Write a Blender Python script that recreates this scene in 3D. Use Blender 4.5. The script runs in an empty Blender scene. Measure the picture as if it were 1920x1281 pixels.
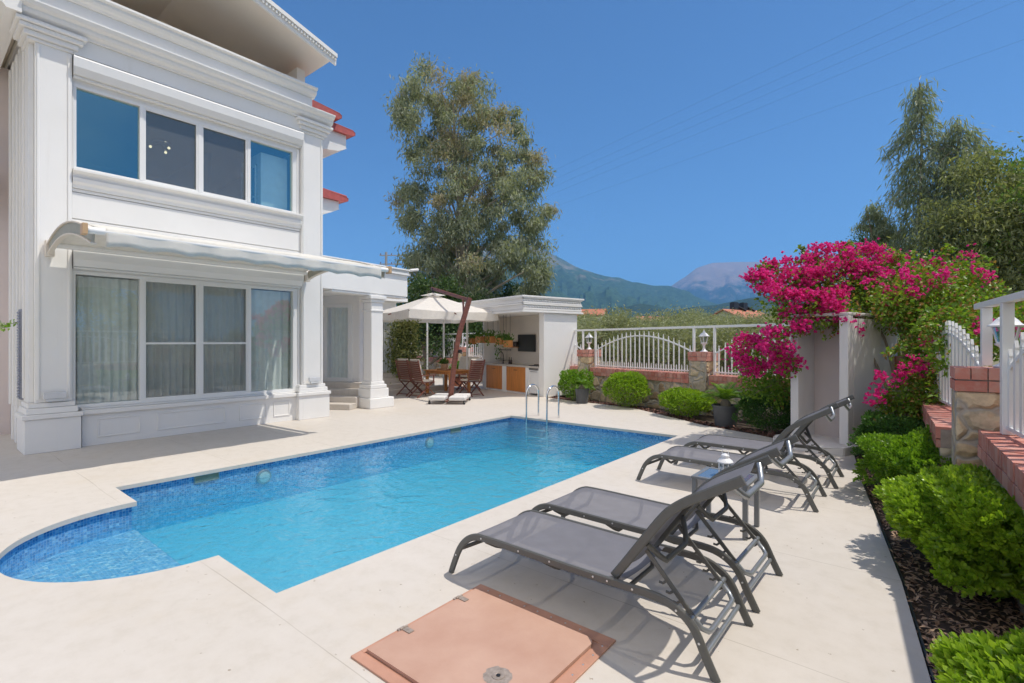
import bpy, math, random
import numpy as np
from mathutils import Vector, Matrix, noise as mnoise
from mathutils.geometry import tessellate_polygon
random.seed(7)
rng = np.random.default_rng(11)
S = bpy.context.scene
COL = S.collection
rad = math.radians
HAZE=1.4e-4; SKYS=.1; SUNS=3.5; EXPO=0.25; SKYDUST=.3; SKYOZ=5.0; SKYTINT=(.60,.86,1.05); FILL_CLOUD=(14,12.6,10.8)

# ------------------------------------------------------------------ camera geometry (used to size things from the survey of the photo)
FPX, CAMH = 940.0, 1.65
TH = math.atan((1722 - 960) / FPX)
FW = Vector((-math.sin(TH), math.cos(TH), 0)); RT = Vector((math.cos(TH), math.sin(TH), 0))
def at(px, py, d):
    """point seen at photo pixel (px,py) at distance d along the view axis"""
    p = RT * ((px - 960) / FPX * d) + FW * d
    return Vector((p.x, p.y, CAMH + (640 - py) / FPX * d))

# ------------------------------------------------------------------ mesh builder
class MB:
    def __init__(s): s.v = []; s.f = []; s.uv = None
    def add(s, vs, fs):
        o = len(s.v); s.v += [tuple(v) for v in vs]; s.f += [tuple(i + o for i in f) for f in fs]; return s
    def box(s, a, b, M=None):
        x0, y0, z0 = (min(a[i], b[i]) for i in range(3)); x1, y1, z1 = (max(a[i], b[i]) for i in range(3))
        vs = [(x0,y0,z0),(x1,y0,z0),(x1,y1,z0),(x0,y1,z0),(x0,y0,z1),(x1,y0,z1),(x1,y1,z1),(x0,y1,z1)]
        if M is not None: vs = [M @ Vector(v) for v in vs]
        return s.add(vs, [(0,3,2,1),(4,5,6,7),(0,1,5,4),(1,2,6,5),(2,3,7,6),(3,0,4,7)])
    def cbox(s, c, d, M=None):
        return s.box([c[i]-d[i]/2 for i in range(3)], [c[i]+d[i]/2 for i in range(3)], M)
    def bar(s, p, q, w, t, up=(0,0,1)):
        """rectangular bar from p to q, w across, t along 'up'"""
        p, q = Vector(p), Vector(q); d = (q-p); L = d.length; d.normalize()
        u = Vector(up); sd = d.cross(u)
        if sd.length < 1e-5: sd = d.cross(Vector((1,0,0)))
        sd.normalize(); u = sd.cross(d)
        M = Matrix((( d.x, sd.x, u.x, p.x),( d.y, sd.y, u.y, p.y),( d.z, sd.z, u.z, p.z),(0,0,0,1)))
        return s.box((0,-w/2,-t/2),(L,w/2,t/2),M)
    def tube(s, pts, r, n=8, caps=True):
        pts = [Vector(p) for p in pts]; m = len(pts)
        rs = r if isinstance(r,(list,tuple)) else [r]*m
        t0 = (pts[1]-pts[0]).normalized()
        u = t0.orthogonal().normalized(); vs=[]; 
        for i in range(m):
            a = pts[max(i-1,0)]; b = pts[min(i+1,m-1)]; t = (b-a)
            t = t.normalized() if t.length>1e-9 else t0
            u = (u - t*u.dot(t)); u = u.normalized() if u.length>1e-6 else t.orthogonal().normalized()
            w = t.cross(u)
            for k in range(n):
                an = 2*math.pi*k/n; vs.append(pts[i] + (u*math.cos(an)+w*math.sin(an))*rs[i])
        fs = [(i*n+k, i*n+(k+1)%n, (i+1)*n+(k+1)%n, (i+1)*n+k) for i in range(m-1) for k in range(n)]
        if caps: fs += [tuple(range(n-1,-1,-1)), tuple((m-1)*n+k for k in range(n))]
        return s.add(vs, fs)
    def sweep(s, pts, prof, side):
        """sweep a small closed profile [(across, up)] along pts lying in a plane with normal 'side'"""
        pts = [Vector(p) for p in pts]; sd = Vector(side).normalized(); m=len(pts); n=len(prof); vs=[]
        for i in range(m):
            t = (pts[min(i+1,m-1)]-pts[max(i-1,0)]).normalized(); up = sd.cross(t)
            vs += [pts[i]+sd*a+up*b for a,b in prof]
        fs = [(i*n+k, i*n+(k+1)%n, (i+1)*n+(k+1)%n, (i+1)*n+k) for i in range(m-1) for k in range(n)]
        fs += [tuple(range(n-1,-1,-1)), tuple((m-1)*n+k for k in range(n))]
        return s.add(vs, fs)
    def prism(s, prof, axis, a, b):
        """prof: list of 2D points in the plane normal to axis; extruded a..b"""
        def P(u,v,w): return {'x':(w,u,v),'y':(u,w,v),'z':(u,v,w)}[axis]
        n=len(prof); vs=[P(u,v,a) for u,v in prof]+[P(u,v,b) for u,v in prof]
        ar = sum(prof[i][0]*prof[(i+1)%n][1]-prof[(i+1)%n][0]*prof[i][1] for i in range(n))
        tri = tessellate_polygon([[Vector((u,v,0)) for u,v in prof]])
        fs=[]
        for t in tri: fs.append(tuple(t)); fs.append(tuple(i+n for i in reversed(t)))
        fs += [(i,(i+1)%n,(i+1)%n+n,i+n) for i in range(n)]
        return s.add(vs, fs)
    def lathe(s, prof, c=(0,0,0), n=16, M=None):
        vs=[]; m=len(prof)
        for r,z in prof:
            for k in range(n):
                an=2*math.pi*k/n; p=Vector((c[0]+r*math.cos(an),c[1]+r*math.sin(an),c[2]+z)); vs.append(M@p if M is not None else p)
        fs=[(i*n+k,i*n+(k+1)%n,(i+1)*n+(k+1)%n,(i+1)*n+k) for i in range(m-1) for k in range(n)]
        fs += [tuple(range(n-1,-1,-1)), tuple((m-1)*n+k for k in range(n))]
        return s.add(vs, fs)
    def ball(s, c, r, n=12, m=8):
        if not isinstance(r,(tuple,list)): r=(r,r,r)
        vs=[(c[0],c[1],c[2]-r[2])]
        for i in range(1,m):
            a=math.pi*i/m
            for k in range(n):
                b=2*math.pi*k/n; vs.append((c[0]+r[0]*math.sin(a)*math.cos(b),c[1]+r[1]*math.sin(a)*math.sin(b),c[2]-r[2]*math.cos(a)))
        vs.append((c[0],c[1],c[2]+r[2])); N=len(vs)-1
        fs=[(0,1+(k+1)%n,1+k) for k in range(n)]
        fs+=[(1+i*n+k,1+i*n+(k+1)%n,1+(i+1)*n+(k+1)%n,1+(i+1)*n+k) for i in range(m-2) for k in range(n)]
        fs+=[(1+(m-2)*n+k,1+(m-2)*n+(k+1)%n,N) for k in range(n)]
        return s.add(vs,fs)
    def sheet(s, outer, holes=(), z=0.0):
        loops=[[Vector((x,y,0)) for x,y in outer]]+[[Vector((x,y,0)) for x,y in h] for h in holes]
        flat=[v for l in loops for v in l]
        tri=tessellate_polygon(loops); fs=[]
        for t in tri:
            a,b,c=(flat[i] for i in t); fs.append(tuple(t) if (b-a).cross(c-a).z>0 else tuple(reversed(t)))
        return s.add([(v.x,v.y,z) for v in flat], fs)

INV = {}
def obj(name, mb, mat, parent=None, smooth=False, bevel=0, world=False, seg=2, kind=None):
    me = bpy.data.meshes.new(name)
    vs = mb.v
    if parent is not None and world:
        I = root_inv(parent); vs = [tuple(I @ Vector(v)) for v in vs]
    me.from_pydata(vs, [], mb.f); me.validate(); 
    if smooth:
        me.polygons.foreach_set('use_smooth', [True]*len(me.polygons))
        me.set_sharp_from_angle(angle=rad(38))
    if mat is not None: me.materials.append(mat)
    o = bpy.data.objects.new(name, me); COL.objects.link(o)
    if parent is not None: o.parent = parent
    if bevel:
        m = o.modifiers.new('bevel','BEVEL'); m.width=bevel; m.segments=seg; m.limit_method='ANGLE'; m.angle_limit=rad(40)
    if kind: o['kind']=kind
    return o
def root_inv(o):
    while o.parent is not None: o=o.parent
    if o.name not in INV:
        INV[o.name]=(Matrix.Translation(o.location)@Matrix.Rotation(o.rotation_euler.z,4,'Z')).inverted()
    return INV[o.name]
def tag(o, label, cat, group=None):
    o['label']=label; o['category']=cat
    if group: o['group']=group
    return o
def thing(name, label, cat, loc=(0,0,0), rz=0, group=None):
    o=bpy.data.objects.new(name,None); COL.objects.link(o); o.location=loc; o.rotation_euler=(0,0,rz); o.empty_display_size=.1
    return tag(o,label,cat,group)
def struct(name, mb, mat, **k):
    o=obj(name,mb,mat,**k); o['kind']='structure'; return o
def copy_tree(o, parent=None):
    c=o.copy(); COL.objects.link(c)
    if parent is not None: c.parent=parent
    for ch in list(o.children): copy_tree(ch,c)
    return c
def place(o, loc, rz=0, label=None):
    o.location=loc; o.rotation_euler=(0,0,rz)
    if label: o['label']=label
    return o

# ------------------------------------------------------------------ materials
def newmat(name):
    m=bpy.data.materials.new(name); m.use_nodes=True; nt=m.node_tree; nt.nodes.clear()
    out=nt.nodes.new('ShaderNodeOutputMaterial'); return m,nt,out
def N(nt,t,**k):
    n=nt.nodes.new(t)
    for a,b in k.items():
        if a in n.inputs.keys(): n.inputs[a].default_value=b
        else: setattr(n,a,b)
    return n
def L(nt,a,b): nt.links.new(a,b)
def ramp(nt,fac,stops,interp='LINEAR'):
    r=nt.nodes.new('ShaderNodeValToRGB'); r.color_ramp.interpolation=interp; e=r.color_ramp.elements
    while len(e)<len(stops): e.new(.5)
    for i,(p,c) in enumerate(stops): e[i].position=p; e[i].color=(*c,1) if len(c)==3 else c
    L(nt,fac,r.inputs[0]); return r.outputs[0]
def coords(nt,scale=(1,1,1),kind='Object'):
    t=nt.nodes.new('ShaderNodeTexCoord'); m=nt.nodes.new('ShaderNodeMapping'); m.inputs['Scale'].default_value=scale
    L(nt,t.outputs[kind],m.inputs[0]); return m.outputs[0]
def geopos(nt): return nt.nodes.new('ShaderNodeNewGeometry').outputs['Position']
def mixc(nt,f,a,b,mode='MIX'):
    m=nt.nodes.new('ShaderNodeMix'); m.data_type='RGBA'; m.blend_type=mode
    for s,v in ((m.inputs[0],f),(m.inputs[6],a),(m.inputs[7],b)):
        if hasattr(v,'links'): L(nt,v,s)
        elif isinstance(v,(int,float)): s.default_value=v
        else: s.default_value=(*v,1) if len(v)==3 else v
    return m.outputs[2]
def mat(name, c, rough=.6, var=.08, scale=6, bump=0, bscale=60, metal=0, spec=.5, c2=None, stretch=(1,1,1)):
    m,nt,out=newmat(name); b=N(nt,'ShaderNodeBsdfPrincipled'); b.inputs['Roughness'].default_value=rough
    b.inputs['Metallic'].default_value=metal; b.inputs['Specular IOR Level'].default_value=spec
    co=coords(nt,stretch)
    n=N(nt,'ShaderNodeTexNoise',Scale=scale,Detail=5.0,Roughness=.6); L(nt,co,n.inputs['Vector'])
    lo=tuple(x*(1-var) for x in c); hi=tuple(min(1,x*(1+var)) for x in c)
    if c2: lo=c; hi=c2
    L(nt,ramp(nt,n.outputs[0],[(.3,lo),(.7,hi)]),b.inputs['Base Color'])
    if bump:
        n2=N(nt,'ShaderNodeTexNoise',Scale=bscale,Detail=3.0); L(nt,co,n2.inputs['Vector'])
        bp=N(nt,'ShaderNodeBump',Strength=bump,Distance=.01); L(nt,n2.outputs[0],bp.inputs['Height']); L(nt,bp.outputs[0],b.inputs['Normal'])
    L(nt,b.outputs[0],out.inputs[0]); return m
def leafmat(name, c1, c2, trans=.35, rough=.45, hue=None, gloss=.35, clump=.8, tt=(1.0,1.0,.45)):
    """leaf: colour varies from leaf to leaf and from clump to clump"""
    m,nt,out=newmat(name); g=N(nt,'ShaderNodeNewGeometry')
    n=N(nt,'ShaderNodeTexNoise',Scale=clump,Detail=2.0); L(nt,g.outputs['Position'],n.inputs['Vector'])
    ad=N(nt,'ShaderNodeMath',operation='ADD'); L(nt,g.outputs['Random Per Island'],ad.inputs[0]); L(nt,n.outputs[0],ad.inputs[1])
    hf=N(nt,'ShaderNodeMath',operation='MULTIPLY'); hf.inputs[1].default_value=.5; L(nt,ad.outputs[0],hf.inputs[0])
    st=[(.2,c1),(.75,c2)]
    if hue: st.append((.9,hue))
    col=ramp(nt,hf.outputs[0],st)
    b=N(nt,'ShaderNodeBsdfPrincipled'); b.inputs['Roughness'].default_value=rough; b.inputs['Specular IOR Level'].default_value=gloss
    L(nt,col,b.inputs['Base Color'])
    t=N(nt,'ShaderNodeBsdfTranslucent'); L(nt,mixc(nt,1.0,col,tt,'MULTIPLY'),t.inputs[0])
    mx=N(nt,'ShaderNodeMixShader'); mx.inputs[0].default_value=trans; L(nt,b.outputs[0],mx.inputs[1]); L(nt,t.outputs[0],mx.inputs[2])
    L(nt,mx.outputs[0],out.inputs[0]); return m
def schlick(nt,f0,normal=None):
    lw=N(nt,'ShaderNodeLayerWeight',Blend=.5)
    if normal is not None: L(nt,normal,lw.inputs['Normal'])
    p=N(nt,'ShaderNodeMath',operation='POWER'); p.inputs[1].default_value=5; L(nt,lw.outputs['Facing'],p.inputs[0])
    a=N(nt,'ShaderNodeMath',operation='MULTIPLY_ADD'); a.inputs[1].default_value=1-f0; a.inputs[2].default_value=f0; a.use_clamp=True; L(nt,p.outputs[0],a.inputs[0]); return a
def glassmat(name, tint, ior=1.5, rough=0.0, film=0.0, coat=(.95,.97,1)):
    m,nt,out=newmat(name)
    fr=schlick(nt,((ior-1)/(ior+1))**2*1.8); t=N(nt,'ShaderNodeBsdfTransparent'); t.inputs[0].default_value=(*tint,1)
    g=N(nt,'ShaderNodeBsdfGlossy'); g.inputs['Roughness'].default_value=rough; g.inputs[0].default_value=(*coat,1)
    mx=N(nt,'ShaderNodeMixShader')
    if film:
        a=N(nt,'ShaderNodeMath',operation='ADD'); a.inputs[1].default_value=film; a.use_clamp=True; L(nt,fr.outputs[0],a.inputs[0]); L(nt,a.outputs[0],mx.inputs[0])
    else: L(nt,fr.outputs[0],mx.inputs[0])
    L(nt,t.outputs[0],mx.inputs[1]); L(nt,g.outputs[0],mx.inputs[2]); L(nt,mx.outputs[0],out.inputs[0]); return m
def sheermat(name, c, transp, translucent=.4, stripes=0, rough=.8):
    """woven cloth that lets part of the light straight through"""
    m,nt,out=newmat(name); d=N(nt,'ShaderNodeBsdfDiffuse'); d.inputs[0].default_value=(*c,1)
    tl=N(nt,'ShaderNodeBsdfTranslucent'); tl.inputs[0].default_value=(*c,1); tr=N(nt,'ShaderNodeBsdfTransparent')
    a=N(nt,'ShaderNodeMixShader'); a.inputs[0].default_value=translucent; L(nt,d.outputs[0],a.inputs[1]); L(nt,tl.outputs[0],a.inputs[2])
    b=N(nt,'ShaderNodeMixShader'); b.inputs[0].default_value=transp; L(nt,a.outputs[0],b.inputs[1]); L(nt,tr.outputs[0],b.inputs[2])
    n=N(nt,'ShaderNodeTexNoise',Scale=9.0,Detail=4.0); L(nt,coords(nt),n.inputs['Vector'])
    L(nt,ramp(nt,n.outputs[0],[(.3,tuple(x*.93 for x in c)),(.7,tuple(min(1,x*1.05) for x in c))]),d.inputs[0])
    L(nt,b.outputs[0],out.inputs[0]); return m

M={}
def paintmat():
    m,nt,out=newmat('white_paint'); b=N(nt,'ShaderNodeBsdfPrincipled'); b.inputs['Roughness'].default_value=.6
    pos=geopos(nt); n=N(nt,'ShaderNodeTexNoise',Scale=1.1,Detail=6.0,Roughness=.65); L(nt,pos,n.inputs['Vector'])
    mp=N(nt,'ShaderNodeMapping'); mp.inputs['Scale'].default_value=(7,7,.45); L(nt,pos,mp.inputs[0]); n2=N(nt,'ShaderNodeTexNoise',Scale=1.6,Detail=5.0,Roughness=.7); L(nt,mp.outputs[0],n2.inputs['Vector'])
    c=ramp(nt,n.outputs[0],[(.3,(.80,.788,.765)),(.7,(.84,.83,.812))])
    c=mixc(nt,ramp(nt,n2.outputs[0],[(.58,(0,0,0)),(.8,(.26,.26,.26))]),c,(.62,.585,.53))
    L(nt,c,b.inputs['Base Color']); n3=N(nt,'ShaderNodeTexNoise',Scale=70.0,Detail=3.0); L(nt,pos,n3.inputs['Vector'])
    bp=N(nt,'ShaderNodeBump',Strength=.10,Distance=.006); L(nt,n3.outputs[0],bp.inputs['Height']); L(nt,bp.outputs[0],b.inputs['Normal'])
    L(nt,b.outputs[0],out.inputs[0]); return m
M['paint']=paintmat()
M['paint_pink']=mat('pinkish_render',(.66,.58,.56),.7,.04,2,bump=.08,bscale=80)  # pinkish render of the rear side wall, its own colour
M['beige']=mat('beige_paint',(.70,.64,.56),.6,.03,2)
M['upvc']=mat('white_window_frame',(.80,.80,.79),.3,.01,3)
M['shutter']=mat('shutter_box_white',(.78,.78,.77),.4,.02,3)
M['soffit']=mat('soffit_render',(.82,.75,.67),.7,.03,2)
M['roofred']=mat('red_roof_tile',(.46,.10,.085),.55,.18,9,bump=.2,bscale=30)
M['terracotta']=mat('terracotta_tile',(.45,.16,.09),.7,.2,12,bump=.2)
M['dark']=mat('dark_interior',(.10,.10,.11),.8,.1,2)
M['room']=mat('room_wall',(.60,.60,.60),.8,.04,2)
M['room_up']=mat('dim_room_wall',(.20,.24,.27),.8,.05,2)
M['roomfloor']=mat('room_floor',(.22,.17,.13),.5,.15,5)
M['chrome']=mat('polished_steel',(.72,.72,.72),.16,.03,20,metal=1)
M['alu']=mat('grey_aluminium',(.35,.36,.37),.35,.04,20,metal=.8)
M['frame_dk']=mat('dark_grey_powder_coat',(.105,.105,.098),.42,.06,25)
M['tube_lt']=mat('silver_grey_tube',(.34,.36,.38),.32,.05,20,metal=.6)
M['rivet']=mat('bright_rivet',(.7,.7,.7),.3,.02,10,metal=.7)
M['sling']=sheermat('grey_sling_mesh',(.20,.20,.225),.08,.10)
M['wood_red']=mat('reddish_hardwood',(.17,.06,.04),.5,.3,4,stretch=(1,1,8))
M['wood_org']=mat('honey_wood',(.50,.21,.06),.5,.22,3,stretch=(9,9,1))
M['wood_door']=mat('orange_wood_door',(.58,.22,.05),.45,.18,2.2,stretch=(11,11,1))
M['canvas']=sheermat('cream_canvas',(.86,.82,.76),0.0,.32)
M['awning']=sheermat('off_white_awning_fabric',(.78,.76,.71),0.0,.22)
M['cushion']=mat('cream_cushion',(.66,.60,.52),.85,.06,14,bump=.1,bscale=150)
M['concrete']=mat('white_paving_slab',(.66,.64,.62),.8,.06,8,bump=.1)
M['pot']=mat('dark_grey_pot',(.085,.088,.092),.65,.08,5)
M['black']=mat('black_metal',(.02,.02,.022),.4,.1,10)
M['tv']=mat('black_screen',(.02,.022,.02),.35,.3,3)
M['counter']=mat('stone_worktop',(.55,.50,.44),.35,.12,30)
M['soil']=mat('dark_soil',(.06,.04,.028),.95,.4,9,bump=.6,bscale=40)
M['hatchpaint']=mat('salmon_hatch_paint',(.455,.265,.195),.6,.12,2.6,c2=(.545,.35,.27),bump=.06,bscale=35)
M['hatchframe']=mat('salmon_hatch_frame_paint',(.50,.265,.185),.5,.12,6)
M['rust']=mat('worn_bare_metal',(.36,.30,.26),.6,.25,40,metal=.3)
M['bark']=mat('grey_bark',(.22,.18,.14),.9,.3,4,bump=.4,bscale=14,stretch=(1,1,.3))
M['palebark']=mat('pale_gum_bark',(.36,.31,.26),.85,.3,2,bump=.2,bscale=10,stretch=(1,1,.3))
M['lampwhite']=mat('white_cast_lantern',(.78,.78,.80),.4,.03,9)
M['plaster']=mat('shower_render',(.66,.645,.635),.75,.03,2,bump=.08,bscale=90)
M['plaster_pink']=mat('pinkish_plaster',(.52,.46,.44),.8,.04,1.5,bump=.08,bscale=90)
M['grass']=mat('dry_grass_ground',(.16,.15,.08),.95,.3,.6,c2=(.23,.20,.11),bump=.3,bscale=8)
M['glass']=glassmat('green_tinted_glass',(.90,.97,.955),1.5,film=.08)
M['glass_up']=glassmat('blue_tinted_glass',(.78,.95,.96),1.55,film=.24,coat=(.55,.97,1.0))
M['screen']=sheermat('fly_screen',(.34,.34,.33),.66,.2)
M['screen_up']=sheermat('dark_fly_screen',(.22,.23,.25),.5,.2)
M['curtain']=sheermat('sheer_white_curtain',(.90,.90,.88),.03,.16)
M['tableglass']=mat('blue_grey_glass_top',(.10,.14,.20),.06,.03,5,spec=.9)
M['lanternglass']=glassmat('lantern_glass',(.88,.9,.9),1.45)
M['candle']=mat('wax_candle',(.75,.70,.6),.5,.03,8)
def emis(name,c,s):
    m,nt,out=newmat(name); e=N(nt,'ShaderNodeEmission',Strength=s); e.inputs[0].default_value=(*c,1); L(nt,e.outputs[0],out.inputs[0]); return m
M['bulb']=emis('warm_bulb',(1,.78,.48),2.6)

def deckmat():
    m,nt,out=newmat('cream_stone_deck'); b=N(nt,'ShaderNodeBsdfPrincipled'); b.inputs['Roughness'].default_value=.62; b.inputs['Specular IOR Level'].default_value=.3
    pos=geopos(nt)
    n1=N(nt,'ShaderNodeTexNoise',Scale=.7,Detail=4.0); L(nt,pos,n1.inputs['Vector'])
    n2=N(nt,'ShaderNodeTexNoise',Scale=7.0,Detail=6.0,Roughness=.7); L(nt,pos,n2.inputs['Vector'])
    c=ramp(nt,n1.outputs[0],[(.3,(.555,.51,.455)),(.7,(.620,.575,.53))])
    c=mixc(nt,.5,c,ramp(nt,n2.outputs[0],[(.25,(.475,.425,.36)),(.5,(.575,.525,.47)),(.75,(.625,.58,.53))]))
    n4=N(nt,'ShaderNodeTexNoise',Scale=.45,Detail=7.0,Roughness=.72); L(nt,pos,n4.inputs['Vector'])
    c=mixc(nt,ramp(nt,n4.outputs[0],[(.54,(0,0,0)),(.74,(.38,.38,.38))]),c,(.55,.46,.34))
    # travertine pits
    v=N(nt,'ShaderNodeTexVoronoi',Scale=9.0); L(nt,pos,v.inputs['Vector'])
    n3=N(nt,'ShaderNodeTexNoise',Scale=2.5,Detail=2.0); L(nt,pos,n3.inputs['Vector'])
    v2=N(nt,'ShaderNodeTexNoise',Scale=75.0,Detail=2.0); L(nt,pos,v2.inputs['Vector'])
    lim=N(nt,'ShaderNodeMath',operation='MULTIPLY'); lim.inputs[1].default_value=.16; L(nt,n3.outputs[0],lim.inputs[0])
    pit=N(nt,'ShaderNodeMath',operation='LESS_THAN'); L(nt,v.outputs['Distance'],pit.inputs[0]); L(nt,lim.outputs[0],pit.inputs[1])
    sp=N(nt,'ShaderNodeMath',operation='GREATER_THAN'); sp.inputs[1].default_value=.52; L(nt,v2.outputs[0],sp.inputs[0])
    pm=N(nt,'ShaderNodeMath',operation='MULTIPLY'); L(nt,pit.outputs[0],pm.inputs[0]); L(nt,sp.outputs[0],pm.inputs[1])
    pm2=N(nt,'ShaderNodeMath',operation='MULTIPLY'); pm2.inputs[1].default_value=.7; L(nt,pm.outputs[0],pm2.inputs[0])
    c=mixc(nt,pm2.outputs[0],c,(.25,.19,.13))
    # slab joints every 1.455 m, partly filled
    sx=N(nt,'ShaderNodeSeparateXYZ'); L(nt,pos,sx.inputs[0])
    def joint(o,step,off,w):
        a=N(nt,'ShaderNodeMath',operation='ADD'); a.inputs[1].default_value=off; L(nt,o,a.inputs[0])
        wv=N(nt,'ShaderNodeTexNoise',Scale=1.2,Detail=2.0); L(nt,pos,wv.inputs['Vector'])
        wm=N(nt,'ShaderNodeMath',operation='MULTIPLY_ADD'); wm.inputs[1].default_value=.03; L(nt,wv.outputs[0],wm.inputs[0]); L(nt,a.outputs[0],wm.inputs[2])
        d=N(nt,'ShaderNodeMath',operation='PINGPONG'); d.inputs[1].default_value=step/2; L(nt,wm.outputs[0],d.inputs[0])
        l=N(nt,'ShaderNodeMath',operation='LESS_THAN'); l.inputs[1].default_value=w; L(nt,d.outputs[0],l.inputs[0]); return l.outputs[0]
    j=joint(sx.outputs[1],1.455,-.015,.0028)
    nj=N(nt,'ShaderNodeTexNoise',Scale=.9,Detail=3.0); L(nt,pos,nj.inputs['Vector'])
    jm=N(nt,'ShaderNodeMath',operation='MULTIPLY'); L(nt,j,jm.inputs[0]); L(nt,ramp(nt,nj.outputs[0],[(.36,(.06,)*3),(.62,(.55,)*3)]),jm.inputs[1])
    c=mixc(nt,jm.outputs[0],c,(.20,.16,.11))
    L(nt,c,b.inputs['Base Color'])
    h=N(nt,'ShaderNodeMath',operation='SUBTRACT'); L(nt,n2.outputs[0],h.inputs[0]); L(nt,pm.outputs[0],h.inputs[1])
    bp=N(nt,'ShaderNodeBump',Strength=.12,Distance=.004); L(nt,h.outputs[0],bp.inputs['Height']); L(nt,bp.outputs[0],b.inputs['Normal'])
    L(nt,b.outputs[0],out.inputs[0]); return m
M['deck']=deckmat()
def mosaicmat(name,stops,grout):
    m,nt,out=newmat(name); b=N(nt,'ShaderNodeBsdfPrincipled'); b.inputs['Roughness'].default_value=.25
    uv=nt.nodes.new('ShaderNodeTexCoord').outputs['UV']; s=N(nt,'ShaderNodeVectorMath',operation='SCALE'); s.inputs['Scale'].default_value=1/.027; L(nt,uv,s.inputs[0])
    fl=N(nt,'ShaderNodeVectorMath',operation='FLOOR'); L(nt,s.outputs[0],fl.inputs[0]); fr=N(nt,'ShaderNodeVectorMath',operation='FRACTION'); L(nt,s.outputs[0],fr.inputs[0])
    wn=N(nt,'ShaderNodeTexWhiteNoise',noise_dimensions='2D'); L(nt,fl.outputs[0],wn.inputs['Vector'])
    col=ramp(nt,wn.outputs['Value'],stops)
    sp=N(nt,'ShaderNodeSeparateXYZ'); L(nt,fr.outputs[0],sp.inputs[0]); ls=[]
    for o in (0,1):
        l=N(nt,'ShaderNodeMath',operation='LESS_THAN'); l.inputs[1].default_value=.11; L(nt,sp.outputs[o],l.inputs[0]); ls.append(l)
    g=N(nt,'ShaderNodeMath',operation='MAXIMUM'); L(nt,ls[0].outputs[0],g.inputs[0]); L(nt,ls[1].outputs[0],g.inputs[1])
    L(nt,mixc(nt,g.outputs[0],col,grout),b.inputs['Base Color']); L(nt,b.outputs[0],out.inputs[0]); return m
M['mosaic']=mosaicmat('blue_glass_mosaic',[(0,(.02,.15,.42)),(.3,(.04,.22,.54)),(.62,(.08,.30,.64)),(.86,(.14,.38,.70)),(.97,(.25,.50,.76))],(.32,.48,.66))
M['mosaic_floor']=mosaicmat('pale_blue_floor_mosaic',[(0,(.24,.46,.64)),(.5,(.29,.51,.69)),(.95,(.36,.57,.73))],(.34,.56,.71))
M['mosaic_step']=mosaicmat('mixed_blue_step_mosaic',[(0,(.07,.24,.50)),(.3,(.11,.30,.58)),(.62,(.16,.36,.62)),(.86,(.24,.45,.68)),(.97,(.45,.62,.76))],(.32,.48,.64))
def watermat():
    m,nt,out=newmat('pool_water')
    pos=geopos(nt)
    n1=N(nt,'ShaderNodeTexNoise',Scale=4.5,Detail=4.0,Distortion=.8); L(nt,pos,n1.inputs['Vector'])
    n2=N(nt,'ShaderNodeTexNoise',Scale=14.0,Detail=2.0); L(nt,pos,n2.inputs['Vector'])
    ad=N(nt,'ShaderNodeMath',operation='MULTIPLY_ADD'); ad.inputs[1].default_value=.25; L(nt,n2.outputs[0],ad.inputs[0]); L(nt,n1.outputs[0],ad.inputs[2])
    bp=N(nt,'ShaderNodeBump',Strength=.75,Distance=.04); L(nt,ad.outputs[0],bp.inputs['Height'])
    fr=schlick(nt,.02,bp.outputs[0])
    t=N(nt,'ShaderNodeBsdfTransparent'); g=N(nt,'ShaderNodeBsdfGlossy'); g.inputs['Roughness'].default_value=.02; L(nt,bp.outputs[0],g.inputs['Normal'])
    mx=N(nt,'ShaderNodeMixShader'); L(nt,fr.outputs[0],mx.inputs[0]); L(nt,t.outputs[0],mx.inputs[1]); L(nt,g.outputs[0],mx.inputs[2]); L(nt,mx.outputs[0],out.inputs[0])
    va=N(nt,'ShaderNodeVolumeAbsorption'); va.inputs['Color'].default_value=(.0,.80,.95,1); va.inputs['Density'].default_value=.72
    vs=N(nt,'ShaderNodeVolumeScatter'); vs.inputs['Color'].default_value=(.03,.62,.95,1); vs.inputs['Density'].default_value=.42
    av=N(nt,'ShaderNodeAddShader'); L(nt,va.outputs[0],av.inputs[0]); L(nt,vs.outputs[0],av.inputs[1])
    L(nt,av.outputs[0],out.inputs['Volume']); return m
M['water']=watermat()
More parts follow.
